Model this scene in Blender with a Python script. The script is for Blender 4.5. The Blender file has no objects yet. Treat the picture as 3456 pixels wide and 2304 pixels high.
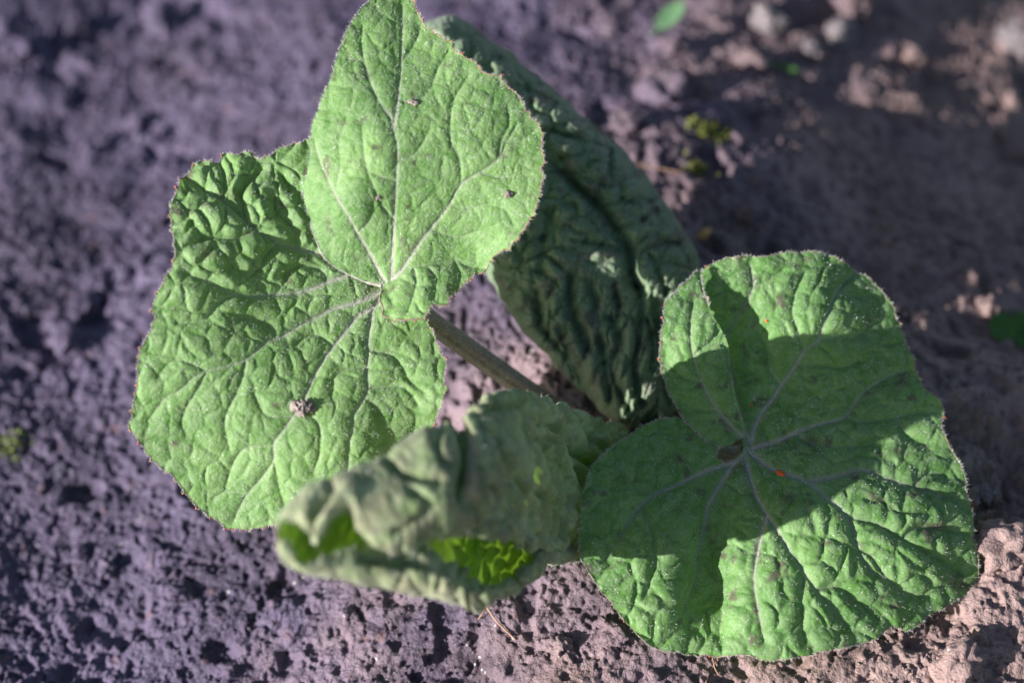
import bpy, math, random
import numpy as np
from mathutils import Vector, Matrix

# ------------------------------------------------------------------ camera, sky, sun, exposure
scene = bpy.context.scene
COL = scene.collection
U = 0.01                                   # everything below is authored in centimetres
PITCH = math.radians(55)                   # camera looks 55 degrees down
RV = np.array([1.0, 0, 0]); UV_ = np.array([0, math.sin(PITCH), math.cos(PITCH)])
FV = np.array([0, math.cos(PITCH), -math.sin(PITCH)])
CAM = -40.0 * FV                           # 40 cm from the foot of the plant
cd = bpy.data.cameras.new('camera'); cam = bpy.data.objects.new('camera', cd); COL.objects.link(cam)
cam.location = Vector(CAM * U); cam.rotation_euler = (math.radians(90) - PITCH, 0, 0)
cd.lens = 60; cd.sensor_width = 36; cd.clip_start = 0.01; cd.clip_end = 200
cd.dof.use_dof = True; cd.dof.focus_distance = 0.352; cd.dof.aperture_fstop = 6.0; cd.dof.aperture_blades = 7
scene.camera = cam

LD = 1.65 * RV + 0.29 * UV_ + 1.0 * FV     # direction the sunlight travels
LD = LD / np.linalg.norm(LD)
sd = bpy.data.lights.new('sun', 'SUN'); sun = bpy.data.objects.new('sun', sd); COL.objects.link(sun)
sd.energy = 5.0; sd.angle = math.radians(0.6); sd.color = (1.0, 0.97, 0.945)
sun.rotation_euler = Vector(LD).to_track_quat('-Z', 'Y').to_euler()
sun.location = (-1, -1, 1)
elev = math.asin(-LD[2]); azim = math.atan2(-LD[0], -LD[1])
world = bpy.data.worlds.new('World'); scene.world = world; world.use_nodes = True
wn = world.node_tree.nodes; wl = world.node_tree.links
sky = wn.new('ShaderNodeTexSky'); sky.sky_type = 'NISHITA'; sky.sun_disc = False
sky.sun_elevation = elev; sky.sun_rotation = azim
bg = wn['Background']; bg.inputs['Strength'].default_value = 0.063
wl.new(sky.outputs[0], bg.inputs['Color'])
scene.view_settings.view_transform = 'Standard'; scene.view_settings.look = 'None'
scene.view_settings.exposure = 1.12; scene.view_settings.gamma = 1.0
scene.view_settings.use_curve_mapping = False

rng = np.random.default_rng(7); random.seed(7)

# ------------------------------------------------------------------ maths helpers
def unproj(px, py, d):
    """point seen at photo pixel (px,py) at distance d (cm) along the view axis, in world cm"""
    px = np.asarray(px, float); py = np.asarray(py, float); d = np.asarray(d, float)
    x = (px - 1728.0) / 5760.0 * d; y = (1152.0 - py) / 5760.0 * d
    return CAM + x[..., None] * RV + y[..., None] * UV_ + d[..., None] * FV

def h2(ix, iy, seed=0):
    ix = ix.astype(np.int64); iy = iy.astype(np.int64)
    n = (ix * 374761393 + iy * 668265263 + seed * 1442695041) & 0xffffffff
    n = ((n ^ (n >> 13)) * 1274126177) & 0xffffffff
    n = (n ^ (n >> 16)) & 0xffffffff
    n = (n * 2246822519) & 0xffffffff
    return ((n ^ (n >> 15)) & 0xffffff) / float(0x1000000)

def vnoise(x, y, seed=0):
    ix = np.floor(x); iy = np.floor(y); fx = x - ix; fy = y - iy
    fx = fx * fx * (3 - 2 * fx); fy = fy * fy * (3 - 2 * fy)
    a = h2(ix, iy, seed); b = h2(ix + 1, iy, seed); c = h2(ix, iy + 1, seed); d = h2(ix + 1, iy + 1, seed)
    return (a * (1 - fx) + b * fx) * (1 - fy) + (c * (1 - fx) + d * fx) * fy

def fbm(x, y, o=4, seed=0, g=0.5):
    s = 0; a = 1; t = 0
    for k in range(o):
        s = s + a * (vnoise(x * 2 ** k + 17.3 * k, y * 2 ** k - 9.1 * k, seed + k) - 0.5); t += a; a *= g
    return s / t * 2

def voro(x, y, seed=0, jit=0.9):
    ix = np.floor(x); iy = np.floor(y)
    f1 = np.full(x.shape, 9.0); f2 = np.full(x.shape, 9.0); cid = np.zeros(x.shape)
    for dx in (-1, 0, 1):
        for dy in (-1, 0, 1):
            cx = ix + dx; cy = iy + dy
            jx = cx + 0.5 + jit * (h2(cx, cy, seed) - 0.5); jy = cy + 0.5 + jit * (h2(cx, cy, seed + 91) - 0.5)
            d = np.hypot(x - jx, y - jy)
            m = d < f1
            f2 = np.where(m, f1, np.minimum(f2, d)); cid = np.where(m, h2(cx, cy, seed + 7), cid); f1 = np.where(m, d, f1)
    return f1, f2, cid

def sstep(a, b, x):
    t = np.clip((x - a) / (b - a), 0, 1); return t * t * (3 - 2 * t)

def catmull(pts, step=6.0, closed=False):
    p = np.asarray(pts, float); n = len(p); out = []
    for i in range(n if closed else n - 1):
        p0 = p[(i - 1) % n] if closed or i > 0 else p[i]
        p1 = p[i]; p2 = p[(i + 1) % n]
        p3 = p[(i + 2) % n] if closed or i + 2 < n else p2
        k = max(1, int(np.linalg.norm(p2[:2] - p1[:2]) / step))
        for t in np.arange(k) / k:
            out.append(0.5 * ((2 * p1) + (-p0 + p2) * t + (2 * p0 - 5 * p1 + 4 * p2 - p3) * t * t + (-p0 + 3 * p1 - 3 * p2 + p3) * t ** 3))
    if not closed: out.append(p[-1])
    return np.array(out)

def seg_dist(x, y, poly, closed=False, want=False):
    """distance from points to a polyline (photo-pixel plane), chunked; optionally the nearest points"""
    P = np.asarray(poly, float)
    A = P if closed else P[:-1]; B = np.roll(P, -1, 0) if closed else P[1:]
    D = B - A; L = (D ** 2).sum(1) + 1e-9
    best = np.full(len(x), 1e9); nx = np.zeros(len(x)); ny = np.zeros(len(x))
    for i in range(len(A)):
        t = np.clip(((x - A[i, 0]) * D[i, 0] + (y - A[i, 1]) * D[i, 1]) / L[i], 0, 1)
        qx = A[i, 0] + t * D[i, 0]; qy = A[i, 1] + t * D[i, 1]
        d = (x - qx) ** 2 + (y - qy) ** 2
        m = d < best; best = np.where(m, d, best)
        if want: nx = np.where(m, qx, nx); ny = np.where(m, qy, ny)
    best = np.sqrt(best)
    return (best, nx, ny) if want else best

def inside(x, y, P):
    r = np.zeros(len(x), bool); n = len(P); j = n - 1
    for i in range(n):
        xi, yi = P[i]; xj, yj = P[j]
        if yi != yj:
            m = ((yi > y) != (yj > y)) & (x < (xj - xi) * (y - yi) / (yj - yi) + xi)
            r ^= m
        j = i
    return r

class TPS:
    """smooth surface through control depths"""
    def __init__(s, pts):
        p = np.array(pts, float); s.c = p[:, :2] / 1000.0; n = len(p)
        K = s.k(np.linalg.norm(s.c[:, None] - s.c[None], axis=2)) + 1e-4 * np.eye(n)
        Q = np.hstack([np.ones((n, 1)), s.c]); A = np.zeros((n + 3, n + 3))
        A[:n, :n] = K; A[:n, n:] = Q; A[n:, :n] = Q.T
        s.w = np.linalg.solve(A, np.concatenate([p[:, 2], np.zeros(3)]))
    @staticmethod
    def k(r): return r * r * np.log(r + 1e-9)
    def __call__(s, x, y):
        x = np.asarray(x) / 1000.0; y = np.asarray(y) / 1000.0; n = len(s.c)
        o = s.w[n] + s.w[n + 1] * x + s.w[n + 2] * y
        for i in range(n): o = o + s.w[i] * s.k(np.hypot(x - s.c[i, 0], y - s.c[i, 1]))
        return o

# ------------------------------------------------------------------ mesh / object helpers
def mesh_from(name, V, F, attrs=None, smooth=True):
    """V in world cm (N,3); F an (M,3|4) int array or list of faces"""
    me = bpy.data.meshes.new(name); V = np.asarray(V, np.float64) * U
    if isinstance(F, np.ndarray):
        k = F.shape[1]; me.vertices.add(len(V)); me.vertices.foreach_set('co', V.astype(np.float32).ravel())
        me.loops.add(F.size); me.loops.foreach_set('vertex_index', F.astype(np.int32).ravel())
        me.polygons.add(len(F)); me.polygons.foreach_set('loop_start', np.arange(0, F.size, k, dtype=np.int32))
        me.polygons.foreach_set('loop_total', np.full(len(F), k, np.int32))
        me.update(calc_edges=True); me.validate()
    else:
        me.from_pydata([tuple(v) for v in V], [], F)
    if smooth: me.polygons.foreach_set('use_smooth', np.ones(len(me.polygons), bool))
    for k, a in (attrs or {}).items():
        at = me.attributes.new(k, 'FLOAT', 'POINT'); at.data.foreach_set('value', np.asarray(a, np.float32))
    me.update()
    return me

def link(name, me, mat=None, parent=None, kind=None):
    o = bpy.data.objects.new(name, me); COL.objects.link(o)
    if mat is not None and not me.materials: me.materials.append(mat)
    if parent is not None: o.parent = parent; o.matrix_parent_inverse = parent.matrix_basis.inverted()
    if kind: o['kind'] = kind
    return o

def tag(o, label, cat, group=None):
    o['label'] = label; o['category'] = cat
    if group: o['group'] = group
    return o

def empty(name, loc):
    o = bpy.data.objects.new(name, None); o.location = Vector(np.asarray(loc) * U); o.empty_display_size = 0.01
    COL.objects.link(o); return o

def tube_arrays(path, radii, seg=8, squash=1.0, nrm=None):
    P = np.asarray(path, float); n = len(P); R = np.broadcast_to(radii, (n,))
    T = np.gradient(P, axis=0); T /= np.linalg.norm(T, axis=1)[:, None] + 1e-12
    V = []; 
    N0 = np.array([0.3, 0.2, 1.0])
    for i in range(n):
        ref = nrm[i] if nrm is not None else N0
        b = np.cross(T[i], ref); b /= np.linalg.norm(b) + 1e-12; c = np.cross(b, T[i])
        for k in range(seg):
            a = 2 * math.pi * k / seg
            V.append(P[i] + R[i] * (math.cos(a) * b + squash * math.sin(a) * c))
    F = []
    for i in range(n - 1):
        for k in range(seg):
            F.append((i * seg + k, i * seg + (k + 1) % seg, (i + 1) * seg + (k + 1) % seg, (i + 1) * seg + k))
    return np.array(V), F + [tuple(range(seg - 1, -1, -1)), tuple(range((n - 1) * seg, n * seg))]

def tube(name, path, radii, mat, parent=None, seg=8, **kw):
    V, F = tube_arrays(path, radii, seg, **kw)
    return link(name, mesh_from(name, V, F), mat, parent)

# ------------------------------------------------------------------ materials
def new_mat(name):
    m = bpy.data.materials.new(name); m.use_nodes = True
    nt = m.node_tree; nt.nodes.clear(); return m, nt
class NG:
    def __init__(s, nt): s.nt = nt
    def n(s, t, **kw):
        o = s.nt.nodes.new(t)
        for k, v in kw.items():
            if k in o.inputs.keys() if isinstance(k, str) else False: o.inputs[k].default_value = v
            else: setattr(o, k, v)
        return o
    def l(s, a, b): s.nt.links.new(a, b)
    def noise(s, scale, detail=3, rough=0.5, vec=None):
        o = s.nt.nodes.new('ShaderNodeTexNoise'); o.inputs['Scale'].default_value = scale
        o.inputs['Detail'].default_value = detail; o.inputs['Roughness'].default_value = rough
        if vec is not None: s.l(vec, o.inputs['Vector'])
        return o.outputs['Fac']
    def ramp(s, fac, stops):
        o = s.nt.nodes.new('ShaderNodeValToRGB'); e = o.color_ramp.elements
        while len(e) < len(stops): e.new(0.5)
        for i, (p, c) in enumerate(stops):
            e[i].position = p; e[i].color = (c, c, c, 1) if isinstance(c, (int, float)) else (*c, 1)
        s.l(fac, o.inputs[0]); return o.outputs[0]
    def mix(s, fac, a, b, mode='MIX'):
        o = s.nt.nodes.new('ShaderNodeMix'); o.data_type = 'RGBA'; o.blend_type = mode
        for v, i in ((fac, 0), (a, 6), (b, 7)):
            if isinstance(v, (int, float)): o.inputs[i].default_value = v
            elif isinstance(v, tuple): o.inputs[i].default_value = (*v, 1)
            else: s.l(v, o.inputs[i])
        return o.outputs[2]
    def math(s, op, a, b=0.0):
        o = s.nt.nodes.new('ShaderNodeMath'); o.operation = op
        for v, i in ((a, 0), (b, 1)):
            if isinstance(v, (int, float)): o.inputs[i].default_value = v
            else: s.l(v, o.inputs[i])
        return o.outputs[0]
    def attr(s, name):
        o = s.nt.nodes.new('ShaderNodeAttribute'); o.attribute_name = name; return o.outputs['Fac']
    def pos(s):
        return s.nt.nodes.new('ShaderNodeNewGeometry').outputs['Position']
    def bump(s, h, strength=0.4, dist=0.0003):
        o = s.nt.nodes.new('ShaderNodeBump'); o.inputs['Strength'].default_value = strength
        o.inputs['Distance'].default_value = dist; s.l(h, o.inputs['Height']); return o.outputs[0]

def leaf_material(name, dark, light, pale, veinc, under, under2, trans=0.28, transc=(0.25, 0.5, 0.04), blotch=0.66,
                  fuzz=0.17, specks=0.8, fuzzc=(0.52, 0.62, 0.45)):
    m, nt = new_mat(name); g = NG(nt)
    P = g.pos()
    n1 = g.noise(70, 4, 0.55, P); n2 = g.noise(420, 3, 0.6, P); n3 = g.noise(2600, 2, 0.6, P)
    c = g.mix(g.ramp(n1, [(0.36, 0.0), (0.64, 1.0)]), dark, light)
    c = g.mix(g.math('MULTIPLY', g.ramp(n2, [(0.35, 0), (0.65, 1)]), 0.35), c, pale)
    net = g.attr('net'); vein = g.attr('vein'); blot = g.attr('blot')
    c = g.mix(g.math('MULTIPLY', net, 0.30), c, dark)  # fine grooves painted darker, as shade in the recesses
    # white down
    fz = g.ramp(n3, [(0.45, 0.0), (0.72, 1.0)])
    c = g.mix(g.math('MULTIPLY', fz, fuzz), c, fuzzc)
    # brown-violet stains where the blade is bruised
    nb = g.ramp(g.noise(230, 4, 0.6, P), [(blotch - 0.06, 0.0), (blotch + 0.02, 1.0)])
    c = g.mix(g.math('MULTIPLY', g.math('MULTIPLY', nb, blot), 0.8), c, (0.10, 0.065, 0.065))
    sn = g.math('MULTIPLY', g.attr('stain'), g.ramp(g.noise(520, 4, 0.65, P), [(0.36, 0.0), (0.56, 1.0)]))
    c = g.mix(g.math('MULTIPLY', sn, 0.85), c, (0.085, 0.05, 0.05))
    c = g.mix(g.math('MULTIPLY', vein, 0.8), c, veinc)
    # dust sparkles
    vo = nt.nodes.new('ShaderNodeTexVoronoi'); vo.inputs['Scale'].default_value = 1100; g.l(P, vo.inputs['Vector'])
    sp = g.math('MULTIPLY', g.ramp(vo.outputs['Distance'], [(0.10, 1.0), (0.22, 0.0)]), g.ramp(g.noise(160, 2, 0.5, P), [(0.5, 0.0), (0.66, 1.0)]))
    c = g.mix(g.math('MULTIPLY', sp, specks), c, (0.75, 0.76, 0.72))
    cu = g.mix(g.ramp(n2, [(0.35, 0), (0.65, 1)]), under, under2)
    cu = g.mix(g.math('MULTIPLY', fz, 0.35), cu, (0.4, 0.42, 0.36))
    geo = nt.nodes.new('ShaderNodeNewGeometry')
    c = g.mix(geo.outputs['Backfacing'], c, cu)
    b = nt.nodes.new('ShaderNodeBsdfPrincipled'); g.l(c, b.inputs['Base Color'])
    b.inputs['Roughness'].default_value = 0.62; b.inputs['Specular IOR Level'].default_value = 0.28
    b.inputs['Sheen Weight'].default_value = 0.12; b.inputs['Sheen Roughness'].default_value = 0.5
    hh = g.math('ADD', g.math('MULTIPLY', n2, 0.5), g.math('MULTIPLY', n3, 0.5))
    nrm = g.bump(hh, 0.7, 0.00028); g.l(nrm, b.inputs['Normal'])
    t = nt.nodes.new('ShaderNodeBsdfTranslucent'); t.inputs['Color'].default_value = (*transc, 1); g.l(nrm, t.inputs['Normal'])
    mx = nt.nodes.new('ShaderNodeMixShader'); mx.inputs[0].default_value = trans
    g.l(b.outputs[0], mx.inputs[1]); g.l(t.outputs[0], mx.inputs[2])
    out = nt.nodes.new('ShaderNodeOutputMaterial'); g.l(mx.outputs[0], out.inputs[0])
    return m

def plain(name, c1, c2, scale=300, rough=0.8, bump=0.5, dist=0.0003, sheen=0.0, trans=0.0):
    m, nt = new_mat(name); g = NG(nt); P = g.pos()
    n = g.noise(scale, 4, 0.6, P)
    b = nt.nodes.new('ShaderNodeBsdfPrincipled'); g.l(g.mix(g.ramp(n, [(0.3, 0), (0.7, 1)]), c1, c2), b.inputs['Base Color'])
    b.inputs['Roughness'].default_value = rough; b.inputs['Specular IOR Level'].default_value = 0.25
    b.inputs['Sheen Weight'].default_value = sheen
    g.l(g.bump(g.noise(scale * 4, 3, 0.6, P), bump, dist), b.inputs['Normal'])
    out = nt.nodes.new('ShaderNodeOutputMaterial')
    if trans:
        t = nt.nodes.new('ShaderNodeBsdfTranslucent'); t.inputs['Color'].default_value = (*c2, 1)
        mx = nt.nodes.new('ShaderNodeMixShader'); mx.inputs[0].default_value = trans
        g.l(b.outputs[0], mx.inputs[1]); g.l(t.outputs[0], mx.inputs[2]); g.l(mx.outputs[0], out.inputs[0])
    else: g.l(b.outputs[0], out.inputs[0])
    return m

def soil_material(name):
    m, nt = new_mat(name); g = NG(nt); P = g.pos()
    n1 = g.noise(28, 5, 0.6, P); n2 = g.noise(260, 4, 0.65, P); n3 = g.noise(1500, 3, 0.65, P)
    c = g.mix(g.ramp(n1, [(0.38, 0), (0.62, 1)]), (0.08, 0.062, 0.067), (0.215, 0.175, 0.178))
    c = g.mix(g.math('MULTIPLY', g.ramp(n2, [(0.35, 0), (0.7, 1)]), 0.5), c, (0.30, 0.245, 0.235))
    c = g.mix(g.math('MULTIPLY', g.ramp(n3, [(0.3, 1), (0.5, 0)]), 0.45), c, (0.07, 0.052, 0.055))
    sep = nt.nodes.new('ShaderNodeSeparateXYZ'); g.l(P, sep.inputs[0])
    dry = g.math('ADD', g.math('MULTIPLY', g.math('SUBTRACT', sep.outputs[0], g.math('MULTIPLY', sep.outputs[1], 0.35)), 4.0), g.noise(22, 4, 0.6, P))  # position mask, not moisture: skylit violet painted left, sunlit beige painted right
    sun_tint = g.ramp(dry, [(0.34, 0.0), (0.82, 1.0)])
    c = g.mix(1.0, c, g.mix(sun_tint, (0.53, 0.51, 0.86), (1.30, 1.10, 1.02)), 'MULTIPLY')
    rs = g.ramp(g.noise(190, 3, 0.5, P), [(0.66, 0), (0.72, 1)])
    c = g.mix(g.math('MULTIPLY', rs, 0.35), c, (0.24, 0.12, 0.08))
    vo = nt.nodes.new('ShaderNodeTexVoronoi'); vo.inputs['Scale'].default_value = 420; g.l(P, vo.inputs['Vector'])
    gl = g.math('MULTIPLY', g.ramp(vo.outputs['Distance'], [(0.08, 1.0), (0.18, 0.0)]), g.ramp(g.noise(90, 2, 0.5, P), [(0.56, 0.0), (0.66, 1.0)]))
    c = g.mix(gl, c, (0.6, 0.58, 0.58))  # glints on the soil painted in as pale dots
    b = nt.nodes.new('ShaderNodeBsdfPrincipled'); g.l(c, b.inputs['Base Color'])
    b.inputs['Roughness'].default_value = 0.7; b.inputs['Specular IOR Level'].default_value = 0.35
    hh = g.math('ADD', g.math('MULTIPLY', n2, 0.6), g.math('MULTIPLY', n3, 0.5))
    g.l(g.bump(hh, 1.0, 0.0012), b.inputs['Normal'])
    out = nt.nodes.new('ShaderNodeOutputMaterial'); g.l(b.outputs[0], out.inputs[0])
    return m

M_LEAF = leaf_material('leaf_upper_side', (0.078, 0.20, 0.036), (0.175, 0.335, 0.085), (0.37, 0.48, 0.27), (0.46, 0.43, 0.40),
                       (0.20, 0.25, 0.16), (0.27, 0.31, 0.22))
M_LEAF2 = leaf_material('leaf_upper_side_deep', (0.060, 0.18, 0.026), (0.14, 0.305, 0.062), (0.37, 0.48, 0.27), (0.42, 0.37, 0.36),
                        (0.20, 0.25, 0.16), (0.27, 0.31, 0.22), transc=(0.18, 0.46, 0.03))
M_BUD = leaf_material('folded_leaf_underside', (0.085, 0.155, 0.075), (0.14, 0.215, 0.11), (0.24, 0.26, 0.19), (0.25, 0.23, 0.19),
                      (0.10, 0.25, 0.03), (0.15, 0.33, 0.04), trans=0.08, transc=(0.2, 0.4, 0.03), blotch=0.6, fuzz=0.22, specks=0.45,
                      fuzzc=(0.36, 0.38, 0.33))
M_ROLL = leaf_material('rolled_leaf_underside', (0.14, 0.23, 0.065), (0.33, 0.385, 0.19), (0.52, 0.47, 0.38), (0.36, 0.27, 0.20),
                       (0.12, 0.29, 0.015), (0.23, 0.45, 0.03), trans=0.20, transc=(0.30, 0.52, 0.04), blotch=0.52, fuzz=0.26, specks=0.3,
                       fuzzc=(0.5, 0.52, 0.47))
M_VEIN = plain('downy_vein', (0.23, 0.21, 0.17), (0.43, 0.41, 0.36), 900, 0.8, 0.6, 0.0002, sheen=0.3)
M_MARGIN = plain('leaf_margin_tissue', (0.15, 0.13, 0.06), (0.30, 0.27, 0.16), 420, 0.7, 0.5, 0.0002, sheen=0.2)
M_TOOTH = plain('red_tooth', (0.30, 0.05, 0.03), (0.42, 0.12, 0.07), 600, 0.5)
M_DIMVEIN = plain('underside_vein', (0.13, 0.14, 0.10), (0.24, 0.23, 0.18), 900, 0.8)
M_REDRIM = plain('reddish_margin', (0.20, 0.08, 0.06), (0.28, 0.20, 0.12), 420, 0.6)
M_HAIR = plain('leaf_down', (0.55, 0.56, 0.53), (0.7, 0.7, 0.68), 500, 0.6, trans=0.3)
M_SOIL = soil_material('soil')

def stalk_material():
    m, nt = new_mat('petiole_skin'); g = NG(nt); P = g.pos(); a = g.attr('around')
    w = g.ramp(g.noise(3.2, 3, 0.6, None), [(0.3, 0), (0.7, 1)])
    s = nt.nodes.new('ShaderNodeTexNoise'); s.noise_dimensions = '1D'; s.inputs['Scale'].default_value = 7; g.l(a, s.inputs['W'])
    c = g.mix(g.ramp(s.outputs['Fac'], [(0.38, 0), (0.62, 1)]), (0.12, 0.06, 0.055), (0.23, 0.20, 0.12))
    c = g.mix(g.math('MULTIPLY', g.ramp(g.noise(500, 3, 0.6, P), [(0.4, 0), (0.7, 1)]), 0.5), c, (0.36, 0.31, 0.25))
    b = nt.nodes.new('ShaderNodeBsdfPrincipled'); g.l(c, b.inputs['Base Color']); b.inputs['Roughness'].default_value = 0.6
    b.inputs['Sheen Weight'].default_value = 0.25
    g.l(g.bump(g.noise(1400, 3, 0.6, P), 0.5, 0.0003), b.inputs['Normal'])
    out = nt.nodes.new('ShaderNodeOutputMaterial'); g.l(b.outputs[0], out.inputs[0]); return m
M_STALK = stalk_material()

# ------------------------------------------------------------------ the ground
def terrain(x, y):
    """smooth lie of the land (cm): low on the left, a low mound round the plant"""
    left = -2.6 * sstep(2.0, -11.0, x + 0.10 * y)
    mound = 0.5 * np.exp(-(((x - 4) / 7.0) ** 2 + ((y + 0.5) / 5.5) ** 2))
    sp = lambda v: np.log1p(np.exp(np.clip(v * 1.5, -30, 30))) / 1.5
    back = -0.13 * np.minimum(sp(y - 3.0), 12.0) - 0.27 * np.minimum(sp(x - 6.0), 9.0) * sstep(-2.2, 1.2, y)  # fall at back and right shaped to keep that soil out of the sun
    brow = 0.7 * np.exp(-(((x - 3.2) / 2.6) ** 2 + ((y - 6.0) / 1.6) ** 2))  # rise added to break up the sunlight on the falling ground
    return left + mound + back + brow

def soil_height(x, y):
    z = terrain(x, y)
    z = z + 0.40 * fbm(x * 0.28, y * 0.28, 3, 3)
    wx = x + 0.35 * fbm(x * 1.1, y * 1.1, 3, 21); wy = y + 0.35 * fbm(x * 1.1 + 5, y * 1.1, 3, 22)
    amt = 0.10 + 0.75 * sstep(0.0, 0.5, fbm(x * 0.3 + 3, y * 0.3, 3, 44))
    f1, f2, c = voro(wx * 0.8, wy * 0.8, 5);  z = z + amt * 0.30 * sstep(0.45, 1.0, c) * np.sqrt(np.clip(1 - (f1 / 0.6) ** 2, 0, 1))
    f1, f2, c = voro(wx * 1.9 + 3, wy * 1.9, 6); z = z + amt * 0.20 * sstep(0.35, 1.0, c) * np.sqrt(np.clip(1 - (f1 / 0.55) ** 2, 0, 1))
    f1, f2, c = voro(wx * 4.4 + 3, wy * 4.4, 8); z = z + (0.35 + 0.65 * amt) * 0.09 * sstep(0.4, 1.0, c) * np.sqrt(np.clip(1 - (f1 / 0.55) ** 2, 0, 1))
    f1, f2, c = voro(wx * 9.0, wy * 9.0, 9); z = z + 0.045 * sstep(0.3, 1, c) * np.sqrt(np.clip(1 - (f1 / 0.5) ** 2, 0, 1))
    z = z + 0.22 * fbm(x * 0.9, y * 0.9, 6, 12, 0.66)
    z = z - 0.10 * sstep(0.12, 0.5, fbm(x * 4.5, y * 4.5, 3, 33))
    pit = sstep(0.24, 0.5, fbm(x * 0.8 + 40, y * 0.8, 3, 31)); z = z - 0.24 * pit
    return z

def axis(a, b, step, far):
    core = np.arange(a, b, step); out = []; s = step; v = b
    while v < far: s *= 1.16; v += s; out.append(v)
    lo = []; s = step; v = a
    while v > -far: s *= 1.16; v -= s; lo.append(v)
    return np.array(lo[::-1] + list(core) + out)
gx = axis(-15.5, 15.5, 0.034, 4000); gy = axis(-9.5, 13.5, 0.036, 4000)
X, Y = np.meshgrid(gx, gy); xs, ys = X.ravel(), Y.ravel()
fade = 1 - sstep(60, 300, np.hypot(xs, ys))
Z = soil_height(xs, ys) * fade - 2.0 * (1 - fade)
nx_, ny_ = len(gx), len(gy)
idx = np.arange(nx_ * ny_).reshape(ny_, nx_)
F = np.stack([idx[:-1, :-1], idx[:-1, 1:], idx[1:, 1:], idx[1:, :-1]], -1).reshape(-1, 4)
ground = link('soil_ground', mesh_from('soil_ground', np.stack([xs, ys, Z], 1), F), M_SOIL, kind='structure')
ground['label'] = 'bare crumbly grey-brown soil with clods and pits'
print('ground', len(xs))

def ground_at(px, py):
    """world point where the ray through a photo pixel meets the soil"""
    lo, hi = 25.0, 70.0
    d = 30.0
    while d < 65:
        p = unproj(px, py, d)
        if p[2] < soil_height(np.array([p[0]]), np.array([p[1]]))[0]: break
        d += 0.08
    return unproj(px, py, d), d

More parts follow.
